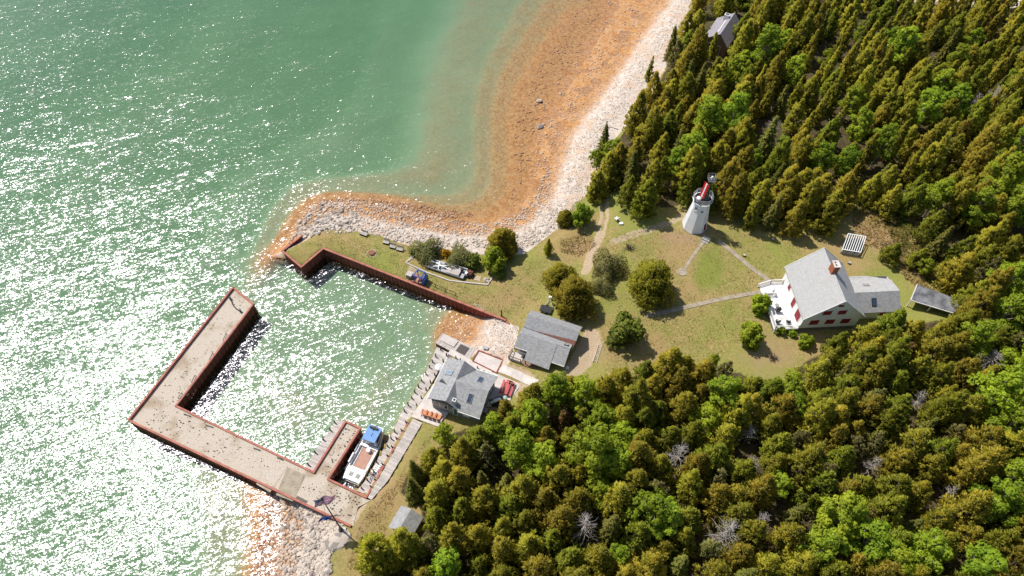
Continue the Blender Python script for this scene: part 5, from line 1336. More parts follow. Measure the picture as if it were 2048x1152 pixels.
big_stones(REV, 100, .32, .8, .66)
big_stones(SBE, 150, .26, .62, .66)
big_stones(REV2, 50, .26, .48, .8)
# shingle: thousands of small stones
ico = bmesh.new(); bmesh.ops.create_icosphere(ico, subdivisions=1, radius=1.0); ico.verts.ensure_lookup_table()
IV = np.array([v.co[:] for v in ico.verts]); IF = np.array([[v.index for v in f.verts] for f in ico.faces]); ico.free()
ico = bmesh.new(); bmesh.ops.create_icosphere(ico, subdivisions=1, radius=1.0)
t20 = bmesh.new(); 
def icosa():
    g = (1 + 5**.5) / 2
    v = np.array([(-1,g,0),(1,g,0),(-1,-g,0),(1,-g,0),(0,-1,g),(0,1,g),(0,-1,-g),(0,1,-g),(g,0,-1),(g,0,1),(-g,0,-1),(-g,0,1)], float); v /= np.linalg.norm(v[0])
    f = np.array([(0,11,5),(0,5,1),(0,1,7),(0,7,10),(0,10,11),(1,5,9),(5,11,4),(11,10,2),(10,7,6),(7,1,8),(3,9,4),(3,4,2),(3,2,6),(3,6,8),(3,8,9),(4,9,5),(2,4,11),(6,2,10),(8,6,7),(9,8,1)])
    return v, f
ico.free(); t20.free()
IV, IF = icosa()
areas = [  # polygon, number, smallest, largest
    (in_px([(600,470),(590,450),(620,415),(680,400),(740,405),(860,432),(980,448),(1040,425),(1075,385),(1095,320),(1110,400),(1120,450),(1050,500),(960,495),(880,490),(800,484),(720,464),(640,468)]), 5200, .09, .34),
    (in_px([(1105,260),(1180,165),(1300,0),(1340,-40),(1395,-20),(1380,25),(1335,85),(1265,205),(1215,262),(1180,340),(1168,395),(1120,450),(1090,420),(1095,330)]), 5200, .06, .22),
    (in_px([(1050,180),(1150,30),(1210,-40),(1300,0),(1180,165),(1105,260),(1090,330),(1060,395),(1020,420),(1030,250)]), 1500, .08, .34),
    (in_px([(960,430),(800,405),(680,396),(640,400),(600,440),(575,490),(600,460),(650,415),(740,412),(870,440)]), 1500, .10, .4),
    (in_px([(540,965),(600,988),(650,1022),(690,1052),(668,1080),(660,1160),(500,1160),(520,1050)]), 3600, .10, .38),
    (in_px([(955,618),(1008,643),(1036,656),(1028,700),(1000,738),(930,700),(895,690),(915,640)]), 1500, .05, .17),
]
cs = []
for poly, n, lo, hi in areas:
    p_ = scatter(poly, n, r_)
    d = CF[None] + np.array([[1.0, 0, 0]]) * ((p_[:, :1] - 1024) / FPX) + CU[None] * ((576 - p_[:, 1:]) / FPX)
    zz = np.full(n, .5)
    for _ in range(5):
        t_ = (zz - CAM_H) / d[:, 2]; X_ = d[:, :2] * t_[:, None]; zz = terr(X_[:, 0], X_[:, 1])
    cs.append(np.column_stack([X_, zz, lo + (hi - lo) * r_.random(n) ** 3]))
cs = np.vstack(cs); n = len(cs)
ang = r_.random(n) * 6.28; sx, sy, sz_ = r_.uniform(.8, 1.4, n), r_.uniform(.6, 1.0, n), r_.uniform(.35, .7, n)
jit = 1 + r_.uniform(-.25, .25, (n, 12))
L = IV[None] * jit[:, :, None] * (cs[:, 3, None, None]) * np.stack([sx, sy, sz_], 1)[:, None, :]
ca, sa = np.cos(ang)[:, None], np.sin(ang)[:, None]
VX = np.stack([L[..., 0]*ca - L[..., 1]*sa + cs[:, :1], L[..., 0]*sa + L[..., 1]*ca + cs[:, 1:2], L[..., 2] + cs[:, 2:3] + cs[:, 3:4]*.12], 2).reshape(-1, 3)
FX = (IF[None] + (np.arange(n) * 12)[:, None, None]).reshape(-1, 3)
sh = link("shingle", np_mesh("shingle", VX, FX, M['stone']))
tag(sh, "small pale limestone shingle strewn along the shore", "shingle", kind="stuff")

# ------------------------------------------------------------------ trees
TR = np.random.default_rng(23)
def unit(v): return v / np.maximum(np.linalg.norm(v, axis=-1, keepdims=True), 1e-9)
def leaves(name, pts, nrm, size, mat, aspect=.62, tilt=.75, grow=None):
    """one small bent face for each spray, turned roughly outward"""
    n = len(pts)
    nn = unit(nrm + TR.normal(0, tilt, (n, 3)))
    if grow is None: a = unit(np.cross(nn, TR.normal(0, 1, (n, 3))))
    else:
        a = unit(grow + TR.normal(0, .28, (n, 3))); nn = unit(nn - (nn * a).sum(1, keepdims=True) * a)
    b = np.cross(nn, a)
    s = size * TR.uniform(.6, 1.35, (n, 1))
    fl = np.sign((nn * nrm).sum(1, keepdims=True)); fl[fl == 0] = 1; nn = nn * fl; b = b * fl
    soft = unit(nn * .5 + unit(nrm) * .75)
    a *= s; b *= s * aspect
    k = nn * s * .22
    V = np.stack([pts - a - k, pts - b*.9, pts + a - k, pts + b*.9], 1).reshape(-1, 3)
    F = np.arange(4 * n).reshape(n, 4)
    me = np_mesh(name, V, F, mat, smooth=True)
    me.normals_split_custom_set_from_vertices(np.repeat(soft, 4, 0).tolist())
    return me
def clumps_to_points(C, R, per, flat=.7):
    n = len(C); d = unit(TR.normal(0, 1, (n, per, 3))); d[..., 2] = d[..., 2] * flat + .12
    r = TR.uniform(.45, 1.0, (n, per, 1)) ** .6
    return (C[:, None] + d * r * R[:, None, None]).reshape(-1, 3), d.reshape(-1, 3)
def trunk_mesh(h, r, limbs, mat, name="trunk", lean=.15, n=7):
    m = MB(); p = Vector((0, 0, -.5)); k = 5; x = Vector((0, 0, 0)); pts = [p]
    for i in range(1, k + 1):
        x = Vector((math.sin(i * 1.7) * lean * i / k, math.cos(i * 2.3) * lean * i / k, 0)); pts.append(Vector((x.x, x.y, h * i / k)))
    for i in range(k): m.tube(pts[i], pts[i+1], r * (1 - i/k*.85), r * (1 - (i+1)/k*.85), n, False)
    for a, b, rr in limbs: m.tube(a, b, rr, rr * .35, 5, False)
    me_o = m.build(name, mat); me = me_o.data; bpy.data.objects.remove(me_o); return me

def cedar_variant(h, R, point, nclump=130, per=30, size=.165, mat='cedar', low=.04):
    lead = [(0, 0, 1.0, 1.0)]                              # the main stem and a few lesser tops beside it
    for k in range(int(TR.integers(3, 6))):
        a = TR.random() * 6.283; o = R * TR.uniform(.35, .58); lead.append((o * math.cos(a), o * math.sin(a), TR.uniform(.55, .86), TR.uniform(.36, .52)))
    Cs, crs = [], []
    for li, (ox, oy, hs, rs) in enumerate(lead):
        m = nclump if li == 0 else int(nclump * .34)
        t = low + (1 - low) * TR.random(m) ** .85
        prof = np.where(t < .25, .72 + 1.12 * t, (1 - (t - .25) / .75) ** point) * R * rs + .06
        ph = TR.random(m) * 6.283
        lump = 1 + .13 * np.sin(ph * 2 + 3 * t + TR.random() * 6) + .10 * np.sin(ph * 5 + TR.random() * 6)
        r = prof * lump * TR.uniform(.62, 1.0, m)
        Cs.append(np.column_stack([ox * (.5 + .5 * t) + r * np.cos(ph), oy * (.5 + .5 * t) + r * np.sin(ph), t * h * hs]))
        crs.append((.20 + .22 * TR.random(m)) * R * (.5 + .5 * (1 - t)) * .60 * (.72 if li else 1))
    C, cr = np.vstack(Cs), np.concatenate(crs)
    pts, d = clumps_to_points(C, cr, per, 1.35)
    out = unit(np.column_stack([pts[:, 0], pts[:, 1], np.full(len(pts), .6 * R)]))
    pts[:, 2] = np.maximum(pts[:, 2], .1)
    crown = leaves("crown", pts, d * .55 + out * .8 + np.array([0, 0, .25]), size * 1.35, M[mat], .45, .75, d * .4 + out * .8 + np.array([0, 0, .35]))
    limbs = []
    for k in range(16):
        tt = .12 + .75 * k / 16; a = k * 2.4; rr = R * (1 - tt) * .75 + .2
        limbs.append(((0, 0, tt * h), (rr * math.cos(a), rr * math.sin(a), tt * h + .25), .045))
    return crown, trunk_mesh(h * .95, .16, limbs, M['bark'])
def spruce_variant(h, R, mat='spruce', tiers=17, size=.19):
    P_, N_ = [], []; limbs = []
    for k in range(tiers):
        t = .06 + .93 * k / tiers; rr = R * (1 - t) ** .85 + .08; nb = int(5 + 7 * (1 - t)); a0 = TR.random() * 6
        for j in range(nb):
            a = a0 + j * 6.283 / nb + TR.normal(0, .12); L = rr * TR.uniform(.75, 1.12); q = int(20 + 26 * L)
            u = TR.random(q) ** .75; w = (1 - u) * .30 * L + .05
            side = TR.normal(0, .5, q) * w; x = u * L
            z = t * h - .22 * x + TR.normal(0, .05, q)
            P_.append(np.column_stack([x * math.cos(a) - side * math.sin(a), x * math.sin(a) + side * math.cos(a), z]))
            N_.append(np.tile([math.cos(a) * .35, math.sin(a) * .35, .9], (q, 1)))
            limbs.append(((0, 0, t * h), (L * .85 * math.cos(a), L * .85 * math.sin(a), t * h - .2 * L), .03))
    return leaves("crown", np.vstack(P_), np.vstack(N_), size, M[mat], .45, .4), trunk_mesh(h, .15, limbs[::3], M['bark'], lean=.02)
def leafy_variant(h, R, nl=15, per=330, size=.17, mat='leaf', base=.30):
    C, Rr = [], []
    for k in range(nl):
        t = base + (1 - base) * (k + .5) / nl; a = k * 2.4 + TR.normal(0, .3)
        env = R * math.sin(math.pi * min(1, (t - base + .10) / (1.12 - base))) ** .7
        rr = env * TR.uniform(.25, .78); C.append((rr * math.cos(a), rr * math.sin(a), t * h)); Rr.append(R * TR.uniform(.30, .48) * (1.1 - .35 * t))
    C, Rr = np.array(C), np.array(Rr)
    # each lobe is broken into twig clumps
    sub, sd = clumps_to_points(C, Rr, 16, .8)
    pts, d = clumps_to_points(sub, np.repeat(Rr * .42, 16), per // 16, .8)
    nrm = d * .8 + np.repeat(sd, per // 16, 0) * .6 + np.array([0, 0, .5])
    limbs = []
    for c in C: limbs.append(((0, 0, max(.25 * h, c[2] - .35 * h)), tuple(c * [1, 1, 1]), .07))
    for c in sub[::9]:
        j = np.argmin(((C - c) ** 2).sum(1)); limbs.append((tuple(C[j]), tuple(c), .03))
    return leaves("crown", pts, nrm, size, M[mat], .7, .8), trunk_mesh(h * .8, .17, limbs, M['deadwood'] if mat == 'leaf' else M['bark'])
def twig_tree(h, R, nb=60, mat='deadwood', sparse=0):
    m = MB(); m.tube((0, 0, -.4), (0, 0, h * .5), .15, .09, 7, False).tube((0, 0, h*.5), (.1, .05, h), .09, .02, 6, False)
    ends = []
    for k in range(nb):
        t = .3 + .68 * TR.random(); a = TR.random() * 6.28; L = R * (1.15 - t) * TR.uniform(.7, 1.25) + .25
        p0 = Vector((.05, .02, t * h)); p1 = p0 + Vector((math.cos(a) * L * .6, math.sin(a) * L * .6, L * .25)); p2 = p0 + Vector((math.cos(a + TR.normal(0, .2)) * L, math.sin(a) * L, L * TR.uniform(.1, .6)))
        m.tube(p0, p1, .05, .035, 4, False).tube(p1, p2, .035, .014, 4, False); ends.append(p2)
        for s in range(3):
            q = p1 + (p2 - p1) * TR.random(); m.tube(q, q + Vector((TR.normal(0, .3), TR.normal(0, .3), TR.uniform(0, .35))) * (.5 + L * .35), .02, .01, 3, False)
    o = m.build("branches", M[mat]); me = o.data; bpy.data.objects.remove(o)
    return me, ends
def twiggy_shrub(h, R, mat='greytwig', n=4000, size=.13):
    d = unit(TR.normal(0, 1, (n, 3))); d[:, 2] = np.abs(d[:, 2]); r = TR.uniform(.35, 1, (n, 1)) ** .6
    lump = 1 + .25 * np.sin(np.arctan2(d[:, 1], d[:, 0]) * 3)[:, None]
    pts = d * r * lump * [R, R, h] + [0, 0, .1]
    limbs = [((0, 0, 0), tuple(d[i] * [R * .85, R * .85, h * .85]), .035) for i in range(34)]
    return leaves("crown", pts, d + [0, 0, .3], size, M[mat], .5, .9), trunk_mesh(h * .5, .08, limbs, M['deadwood'])

VAR = {
    'cedar': [(*cedar_variant(7.8 + i * .4, 2.35 + .12 * (i % 3), .72 + .08 * (i % 4)), 7.8 + i * .4) for i in range(7)],
    'cedargreen': [(*cedar_variant(7.6 + i * .6, 2.3, .75 + .1 * i, mat='cedargreen'), 7.6 + i * .6) for i in range(3)],
    'slim': [(*cedar_variant(9.0 + i * .5, 1.55, .85 + .06 * i, 105, 30, .16), 9.0 + i * .5) for i in range(4)],
    'spruce': [(*spruce_variant(8.5 + i, 1.75 + .15 * i), 8.5 + i) for i in range(3)],
    'leaf': [(*leafy_variant(8.0 + i * .5, 2.7 + .2 * (i % 2), 15 + i), 8.0 + i * .5) for i in range(5)],
    'round': [(*cedar_variant(6.0 + .5 * i, 3.3, .50 + .08 * i, 230, 34, .17, low=.0), 6.0 + .5 * i) for i in range(2)],
    'tan': [(*cedar_variant(7.5, 1.9, .7, 90, 26, .17, 'tan'), 7.5)],
    'greycedar': [(*cedar_variant(8.0, 2.0, .75, 70, 20, .17, 'greytwig'), 8.0)],
    'shrub': [(*leafy_variant(2.3 + .2 * i, 1.55, 12, 240, .15, 'darkleaf', .12), 2.3 + .2 * i) for i in range(2)],
    'greenshrub': [(*leafy_variant(2.6, 1.6, 12, 240, .15, 'leaf', .12), 2.6)],
    'greyshrub': [(*twiggy_shrub(2.4, 2.3), 2.4)],
    'yellow': [(*leafy_variant(1.6, 1.1, 9, 200, .13, 'yellow', .15), 1.6)],
}
DEAD = [twig_tree(7.5, 2.6, 60)[0], twig_tree(8.5, 2.0, 48)[0]]
USED = set()
TREES = []                                                # (x, y, radius) of everything planted
def plant(kind, xy, scale, name, label, cat, group=None, var=None, squash=1.0, z=None):
    vs = VAR[kind]; c_, t_, h_ = vs[var if var is not None else random.randrange(len(vs))]
    e = bpy.data.objects.new(name, None); COL.objects.link(e)
    e.location = (float(xy[0]), float(xy[1]), float(terr(xy[0], xy[1])) - .05); e.rotation_euler = (random.uniform(-.05, .05), random.uniform(-.05, .05), random.uniform(0, 6.28)); e.scale = (scale, scale, scale * squash)
    tag(e, label, cat, group); e.empty_display_size = .3
    link("trunk", t_, e); link("crown", c_, e)
    TREES.append((float(xy[0]), float(xy[1])))
    return e
def crown_xy(x, y, up):                                   # a crown whose middle, `up` above the ground, is seen at x, y
    return G(x, y, up)[:2]

# trees and bushes that stand alone
solo = [
    ('round', (1304,562), 1.22, 3.3, "cedar_tree", "broad round topped cedar standing alone in the middle of the lawn", "tree", 1.0, 0),
    ('round', (1150,594), 1.15, 3.2, "cedar_tree", "big dark cedar growing right behind the grey cottage", "tree", 1.0, 1),
    ('round', (1122,553), .85, 2.4, "cedar_tree", "smaller olive cedar just above the cottage cedar", "tree", 1.0, 0),
    ('greyshrub', (1216,530), 1.35, 1.6, "grey_bush", "thin grey green bush between track and lone cedar", "bush", 1.25, 0),
    ('greyshrub', (1205,568), .95, 1.2, "grey_bush", "half bare grey bush below the track bend", "bush", 1.2, 0),
    ('shrub', (1244,668), 2.2, 1.9, "round_bush", "round dense green bush with a white bloom right of the gravel", "bush", .95, 0),
    ('cedar', (1096,497), .43, 1.5, "young_cedar", "young dark cone shaped cedar alone near the stony shore", "tree", 1.05, 3),
    ('greenshrub', (1162,432), 1.5, 2.0, "leafy_tree", "dense bright green tree at the beach edge left of the track", "tree", 1.1, 0),
    ('round', (1131,436), .52, 1.6, "young_cedar", "small dark cedar touching the bright green beach tree", "tree", 1.0, 1),
    ('round', (1006,487), .92, 2.4, "cedar_tree", "dark cedar on the shore bank behind the green tree", "tree", 1.0, 1),
    ('greenshrub', (990,520), 1.75, 2.4, "leafy_tree", "vivid green tree by the old boat yard casting a dark shadow", "tree", 1.0, 0),
    ('shrub', (1002,548), .8, .8, "low_bush", "low dark bush under the vivid green tree", "bush", .7, 1),
    ('greyshrub', (852,502), 1.3, 1.2, "grey_bush", "grey green bush behind the bare earth yard on the spit", "bush", 1.0, 0),
    ('greenshrub', (824,503), .38, .4, "green_bush", "small bright green bush at the end of the bench row", "bush", 1.0, 0),
    ('yellow', (891,508), .95, .8, "yellow_bush", "bright yellow flowering bush beside the derelict boat", "bush", 1.1, 0),
    ('greyshrub', (922,516), 1.2, 1.1, "grey_bush", "grey green bush right of the yellow bush", "bush", 1.0, 0),
    ('shrub', (948,527), 1.1, .9, "dark_bush", "dark green bush between rusty tank and stones", "bush", .9, 1),
    ('greenshrub', (1522,612), 1.25, 1.2, "green_bush", "bright round bush left of the house deck railing", "bush", 1.1, 0),
    ('greenshrub', (1502,673), 1.55, 1.5, "green_bush", "large bright bush on the lawn below the white deck", "bush", 1.05, 0),
    ('greenshrub', (1560,662), .6, .6, "green_bush", "small green bush under the corner of the white deck", "bush", 1.0, 0),
    ('greenshrub', (1612,684), .95, 1.0, "green_bush", "leafy bush below the south wall of the white house", "bush", .95, 0),
    ('greenshrub', (1585,668), .5, .5, "green_bush", "smallest bush at the foot of the house foundation", "bush", 1.0, 0),
    ('cedargreen', (1782,508), .8, 1.9, "young_cedar", "young bushy evergreen on the lawn beside the greenhouse", "tree", .72, 1),
    ('cedargreen', (1832,522), .7, 1.7, "young_cedar", "young evergreen left of the pair near the wood store", "tree", .9, 1),
    ('leaf', (1850,538), .55, 1.6, "leafy_sapling", "bright green sapling touching the young evergreen", "tree", .9, 0),
    ('tan', (1128,840), .85, 3.6, "dying_cedar", "tan dying cedar among bright green trees below the walkway", "tree", 1.0, 0),
    ('slim', (1428,92), .72, 3.2, "slim_cedar", "slim cedar standing right before the cabin door", "tree", 1.0, 0),
    ('slim', (1402,96), .8, 3.2, "slim_cedar", "slim cedar at the beach side corner of the cabin", "tree", 1.0, 1),
    ('yellow', (1296,188), .8, 2.0, "yellow_bush", "yellow flowering bush at the forest edge above the beach", "bush", 1.6, 0),
    ('spruce', (1347,88), .95, 4.0, "spruce_tree", "dark pointed spruce standing forward on the upper beach", "tree", 1.0, 1),
    ('slim', (1300,140), .62, 3.0, "slim_cedar", "slim double topped evergreen at the edge of upper beach", "tree", 1.05, 2),
    ('spruce', (1208,286), .85, 3.4, "spruce_tree", "dark pointed spruce at the beach edge below the snag", "tree", .95, 2),
    ('leaf', (1428,724), .34, 1.3, "leafy_sapling", "small leafy sapling on the lawn edge south of lone cedar", "tree", 1.0, 3),
]
for kind, px, sc, up, nm, lb, cat, sq, vr in solo:
    if nm is None: continue
    plant(kind, crown_xy(*px, up), sc, nm, lb, cat, None, vr, sq)

GREEN = [(1525,112,1.0),(1588,150,.8),(1560,95,.7),(1800,110,1.0),(1770,90,.8),(1905,132,.75),(1480,145,.8),(1700,212,.7),(1412,252,1.0),(1462,240,.9),(1385,312,1.0),(1355,335,.7),(1850,215,1.05),(1905,208,1.0),(1880,180,.8),(1716,262,.8),(1640,330,.8),(1688,335,.7),(1760,300,.8),(1990,375,1.1),(1945,420,.9),(2030,420,1.0),(2025,300,.8),(2035,170,.8),
    (2020,560,1.0),(2010,625,1.0),(1980,800,1.15),(2020,850,1.1),(2035,730,.9),(1680,1045,1.1),(1735,1080,1.15),(1770,1125,.9),(1840,1105,.9),(2020,955,1.0),(1985,1010,.9),(1640,1095,.9),
    (1108,792,.9),(1165,790,.9),(1062,832,1.0),(1040,905,.9),(1205,850,.8),(1188,905,1.15),(1243,875,.9),(1228,935,.9),(1090,928,.85),(1203,980,.75),(1300,1022,1.1),(1330,1045,.8),(890,872,.55),(893,1135,.75),(1450,795,.95),(1582,770,.7),(1590,812,.7),(1640,660,.0),(1940,690,.8),(1415,840,.7),(1560,970,.6),(1240,1110,.5),(1960,1130,.8),(1225,310,.65),(1195,318,.5),(990,860,.7),(1950,80,.6),(1655,120,.6),(1500,330,.6),(1870,400,.8),(1560,300,.5)]
NAMED = {(1850,215): "widest bright leafy tree of the wood behind the lighthouse", (1525,112): "large bright leafy tree just below the forest cabin", (1990,375): "large bright leafy tree right of the dry brush",
    (1680,1045): "tallest yellow green leafy tree low in the south wood", (1188,905): "widest green leafy tree below the tan dying cedar", (1300,1022): "big green leafy tree right of the star shaped dead tree", (1800,110): "bright leafy tree standing among slim pointed cedars"}
WOOD = []                                                 # trees of the wood, labelled further down by what they stand beside
for x, y, s in GREEN:
    if s <= 0: continue
    s = s * (1.25 if y < 640 else 1.15)
    q = crown_xy(x, y, 4.6 * s)
    e = plant('leaf', q, s, "leafy_tree", NAMED.get((x, y), "-"), "tree", None if (x, y) in NAMED else "bright leafy trees in the wood")
    if (x, y) not in NAMED: WOOD.append((e, "bright leafy tree", x, y))
for i, (x, y, s, lb) in enumerate([(1170,1048,.95, "bare white dead tree spreading like a star in the lower wood"), (1356,912,1.0, "bare grey brown dead tree below the bright green trees"), (1455,1062,1.05, "pale dead tree beside a dying cedar near the bottom edge"), (1524,1042,.7, "small pale dead tree right of the larger dead pair"),
        (1548,250,.8, "pale dead tree in the wood right of the lighthouse"), (1560,285,.6, "short dead tree with drooping twigs behind the tower"), (1985,720,.9, "dead branching tree at the right edge below the house"), (1745,930,.7, "silver dead tree tilting among cedars in the lower wood"), (1505,925,.55, "small silver snag among cedars left of centre wood"), (1898,985,.6, "small silver snag in the lower right wood"),
        (1990,190,.9, "grey bare tree near the right edge of the upper wood"), (1950,205,.7, "thin grey bare tree beside the bright leafy pair"), (1500,865,.7, "grey twiggy dead tree below the small lawn corner"), (1835,800,.7, "grey twiggy dead tree in the middle of lower wood"), (2010,870,.8, "white limbed bare tree at the far right of lower wood")]):
    q = crown_xy(x, y, 5.0 * s); e = thing("dead_tree", lb, "tree", (q[0], q[1], float(terr(*q)) - .1), random.uniform(0, 6)); e.scale = (s, s, s); link("branches", DEAD[i % 2], e); TREES.append((q[0], q[1]))
# leaning snag on the beach
q = G(1207, 282); sg = thing("leaning_snag", "black forked dead trunk leaning over the stony beach", "snag", q)
MB().path([(0, 0, -.3), (.2, .6, 1.8), (.4, 1.2, 4.2)], .12, 6).build("trunk", M['black'], sg); MB().path([(.25, .7, 2.1), (1.2, .5, 3.2), (2.6, -.6, 3.6)], .07, 5).build("branch", M['black'], sg)

# the wood itself: cedars and spruces filling both forest areas
def fill(poly_px, n_max, up, sep_fn, pick, region):
    poly = in_px(poly_px); pts = scatter(poly, 26000, TR); k = 0; cells = {}
    for x, y in TREES: cells.setdefault((int(x // 4), int(y // 4)), []).append((x, y))
    for p_ in pts:
        if k >= n_max: break
        q = P(p_[0], p_[1], 4.0 + up)
        g = float(terr(q[0], q[1]))
        if g < 1.5: continue
        q = P(p_[0], p_[1], g + up); sep = sep_fn(p_)
        ci = (int(q[0] // 4), int(q[1] // 4)); ok = True
        for a in (-1, 0, 1):
            for b in (-1, 0, 1):
                for (x, y) in cells.get((ci[0]+a, ci[1]+b), ()):
                    if (x - q[0])**2 + (y - q[1])**2 < sep * sep: ok = False; break
                if not ok: break
            if not ok: break
        if not ok: continue
        if 45.2 < q[0] < 65.5 and 59.5 < q[1] < 73: continue                     # keep clear of the buildings
        if any(a < p_[0] < b and c_ < p_[1] < d_ for a, b, c_, d_ in ((1400,1480,18,92), (742,852,980,1098), (1812,1940,560,650), (985,1060,755,825))): continue
        if 63.5 < q[0] < 73.5 and 63.8 < q[1] < 72: continue
        kind, s, sq, nm, lb = pick(p_)
        WOOD.append((plant(kind, q, s, nm, "-", "tree", lb + "s " + region, None, sq), lb, p_[0], p_[1]))
        cells.setdefault(ci, []).append((q[0], q[1])); k += 1
    return k
def pick_n(p_):
    far = np.clip((420 - p_[1]) / 420, 0, 1); u = TR.random()
    if u < .10: return ('spruce', TR.uniform(.75, 1.1), 1.0, "spruce_tree", "pointed spruce")
    if u < .13 + .62 * far * (p_[0] > 1500): return ('slim', TR.uniform(.8, 1.1), TR.uniform(.95, 1.15), "slim_cedar", "slim cedar")
    if u > .975: return ('greycedar', TR.uniform(.8, 1.0), 1.0, "thinning_cedar", "thin grey cedar")
    if u > .80: return ('cedargreen', TR.uniform(.8, 1.2), TR.uniform(.9, 1.1), "green_cedar", "greenish cedar")
    return ('cedar', TR.uniform(.85, 1.25), TR.uniform(.85, 1.08), "cedar_tree", "bushy cedar")
def pick_s(p_):
    u = TR.random()
    if u < .05: return ('spruce', TR.uniform(.7, .95), 1.0, "spruce_tree", "pointed spruce")
    if u < .12: return ('greycedar', TR.uniform(.75, 1.0), 1.0, "thinning_cedar", "thin grey cedar")
    if u < .15: return ('tan', TR.uniform(.7, .95), 1.0, "browning_cedar", "browning cedar")
    if u > .74: return ('cedargreen', TR.uniform(.8, 1.2), TR.uniform(.85, 1.05), "green_cedar", "greenish cedar")
    return ('cedar', TR.uniform(.8, 1.22), TR.uniform(.82, 1.02), "cedar_tree", "bushy cedar")
kn = fill(FOREST_N, 330, 3.6, lambda p_: 2.6 if p_[1] > 200 else 2.25, pick_n, "behind the lighthouse")
ks = fill(FOREST_S, 380, 3.6, lambda p_: 2.75, pick_s, "south of the white house")
LANDMARK = [(1410,400,"lighthouse"), (1440,60,"forest cabin"), (1650,580,"white house"), (1875,595,"wood store"), (1700,492,"slatted greenhouse"), (925,775,"boathouse"), (806,1045,"shore shed"), (1016,780,"picnic table"), (1095,680,"grey cottage"),
    (1170,1048,"star shaped dead tree"), (1356,912,"grey brown dead tree"), (1455,1062,"pale dead tree by the dying cedar"), (1548,250,"dead tree right of the lighthouse"), (1985,720,"dead tree at the right edge"), (1745,930,"tilting silver dead tree"),
    (1898,985,"silver snag lower right"), (1990,190,"grey bare tree upper right"), (1500,865,"twiggy dead tree by the lawn"), (1835,800,"twiggy dead tree in mid wood"), (2010,870,"white limbed bare tree"), (1128,840,"tan dying cedar"), (1347,88,"spruce on the upper beach"),
    (1208,286,"spruce below the snag"), (1303,566,"lone lawn cedar"), (1850,215,"widest leafy tree behind the lighthouse"), (1525,112,"large leafy tree below the cabin"), (1990,375,"large leafy tree by the brush"), (1680,1045,"tallest leafy tree low down"), (1188,905,"widest leafy tree below the tan cedar"), (1300,1022,"big leafy tree by the star tree"), (1800,110,"leafy tree among slim cedars")]
DIRS = ["to the right of", "to the upper right of", "straight above", "to the upper left of", "to the left of", "to the lower left of", "straight below", "to the lower right of"]
ORD = ["nearest", "second", "third", "fourth", "fifth", "sixth", "seventh", "eighth", "ninth", "tenth", "eleventh", "twelfth", "thirteenth", "fourteenth", "fifteenth", "sixteenth", "seventeenth", "eighteenth", "nineteenth", "twentieth", "farthest"]
byk = {}
for e, kind, x, y in WOOD:
    d_, lm = min((math.hypot(x - a, y - b), k) for k, (a, b, _) in enumerate(LANDMARK) if math.hypot(x - a, y - b) > 12)
    sec = int(((math.atan2(LANDMARK[lm][1] - y, x - LANDMARK[lm][0]) + math.pi / 8) % (2 * math.pi)) // (math.pi / 4))
    byk.setdefault((kind, lm, sec), []).append((d_, e))
for (kind, lm, sec), lst in byk.items():
    for k, (d_, e) in enumerate(sorted(lst, key=lambda q: q[0])):
        e["label"] = (ORD[min(k, 20)] + " " if len(lst) > 1 else "") + kind + " " + DIRS[sec] + " the " + LANDMARK[lm][2]
print("trees", kn, ks, len(TREES), max(len(v) for v in byk.values()), max(len(e["label"].split()) for e, *_ in WOOD))

# brush: twigs and low growth at the wood's edge, burnt patch, brush pile
def brush(poly_px, n, size, hmax, mat, name, label):
    p_ = scatter(in_px(poly_px), n, TR); X_ = np.array([G(*q) for q in p_[:min(n, 1)]])
    d = CF[None] + np.array([[1.0, 0, 0]]) * ((p_[:, :1] - 1024) / FPX) + CU[None] * ((576 - p_[:, 1:]) / FPX)
    zz = np.full(n, 3.0)
    for _ in range(5): t_ = (zz - CAM_H) / d[:, 2]; X_ = d[:, :2] * t_[:, None]; zz = terr(X_[:, 0], X_[:, 1])
    lump = np.clip(np.sin(X_[:, 0] * 1.7) * np.sin(X_[:, 1] * 1.3 + 1) + .55, .12, 1.5)
    pts = np.column_stack([X_, zz + TR.random(n) * hmax * lump])
    o = link(name, leaves(name, pts, np.tile([0, 0, 1.0], (n, 1)), size, M[mat], .35, 1.2)); tag(o, label, name.replace("_", " "), kind="stuff")
brush([(1705,405),(1760,395),(1830,430),(1880,490),(1915,570),(1860,590),(1810,560),(1760,500),(1705,480)], 6500, .2, .8, 'tan', "dry_brush", "dry tan brush and weeds between lawn and wood")
brush([(1760,420),(1830,450),(1880,500),(1905,560),(1890,590),(1850,560),(1790,500)], 4200, .2, 1.0, 'darkleaf', "green_undergrowth", "green undergrowth at the wood's edge near the wood store")
brush([(1120,480),(1180,465),(1195,490),(1160,515),(1120,505)], 900, .18, .45, 'tan', "dead_weeds", "dead weeds on the bank left of the track")
brush(FOREST_S, 16000, .24, 1.3, 'spruce', "wood_undergrowth", "dark undergrowth beneath the wood south of the house")
brush(FOREST_N, 16000, .24, 1.3, 'spruce', "shade_undergrowth", "dark undergrowth beneath the wood behind the lighthouse")
for (x, y), lb in (((1258,496), "heap of dark cut branches on the lawn above the lone cedar"), ((1546,716), "dark heap of burnt branches on lawn corner below house")):
    q = G(x, y); e = thing("brush_pile", lb, "brush pile", q); m = MB()
    for k in range(46):
        a = random.random() * 6.28; r0 = random.random() * .7; m.tube((r0*math.cos(a), r0*math.sin(a), .05 + random.random()*.3), (r0*math.cos(a) + random.uniform(-1, 1), r0*math.sin(a) + random.uniform(-.8, .8), .05 + random.random()*.4), .035, .02, 4, False)
    tag(m.build("twigs", plain("charred_twigs", (.05, .035, .03), (.03, .022, .02), 5, .95) if "charred_twigs" not in bpy.data.materials else bpy.data.materials["charred_twigs"], e), kind="stuff")
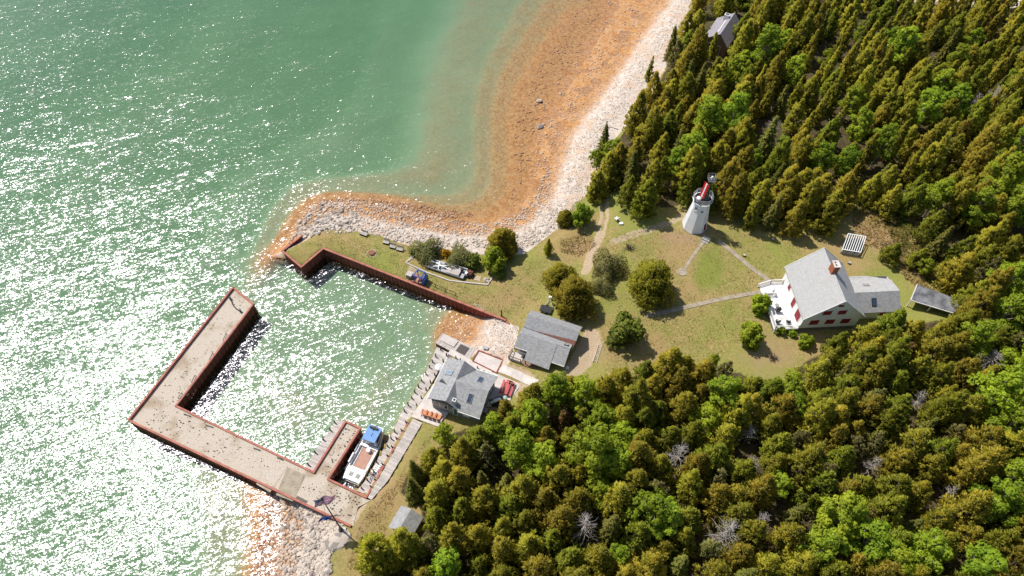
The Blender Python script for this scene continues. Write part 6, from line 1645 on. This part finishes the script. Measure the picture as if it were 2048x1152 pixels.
# weeds and tufts in the lawns, loose stones and tufts on the pier gravel
MAIN_LAWN = [(1190,480),(1240,470),(1330,450),(1400,475),(1460,470),(1560,470),(1620,490),(1570,560),(1540,600),(1480,680),(1420,720),(1300,740),(1210,740),(1200,640),(1280,640),(1180,600)]
brush(MAIN_LAWN, 5200, .13, .14, 'tan', "lawn_straw", "dry straw tufts in the lawn round the lone cedar")
brush(MAIN_LAWN, 3600, .13, .14, 'darkleaf', "lawn_weeds", "green weed tufts in the lawn round the lone cedar")
brush([(610,490),(655,462),(720,480),(800,510),(850,545),(990,590),(1050,520),(1090,520),(1080,600),(1030,630),(990,625),(650,495)], 3200, .12, .13, 'darkleaf', "spit_weeds", "green weed tufts in the grass of the spit")
brush([(880,855),(850,880),(790,965),(745,1005),(720,1050),(690,1140),(720,1140),(770,1070),(790,1000),(840,910)], 2200, .12, .13, 'tan', "shore_straw", "dry straw tufts in the grass strip beside the boardwalk")
cs = []
for poly, n, lo, hi in ((in_px([(262,840),(340,760),(420,790),(352,812),(470,872),(440,920)]), 150, .05, .15), (in_px([(345,760),(466,582),(500,608),(358,800)]), 90, .04, .11), (in_px([(600,970),(655,962),(725,998),(705,1040),(640,1015)]), 110, .05, .15), (in_px([(440,872),(620,948),(600,985),(440,915)]), 90, .04, .10), (in_px([(640,945),(690,850),(714,858),(655,950)]), 60, .05, .14)):
    p_ = scatter(poly, n, r_); cs += [(*P(a, b, DK)[:2], DK, lo + (hi - lo) * r_.random() ** 2) for a, b in p_]
cs = np.array(cs); n = len(cs)
L = IV[None] * (1 + r_.uniform(-.3, .3, (n, 12)))[:, :, None] * cs[:, 3, None, None] * np.array([1.2, .9, .6])
VX = (L + cs[:, None, :3]).reshape(-1, 3); FX = (IF[None] + (np.arange(n) * 12)[:, None, None]).reshape(-1, 3)
VX[:, :] -= np.array([pier.location.x, pier.location.y, pier.location.z])
tag(link("loose_stones", np_mesh("loose_stones", VX, FX, plain("dark_gravel", (.13, .11, .08), (.07, .065, .045), 2, .95)), pier), kind="stuff")
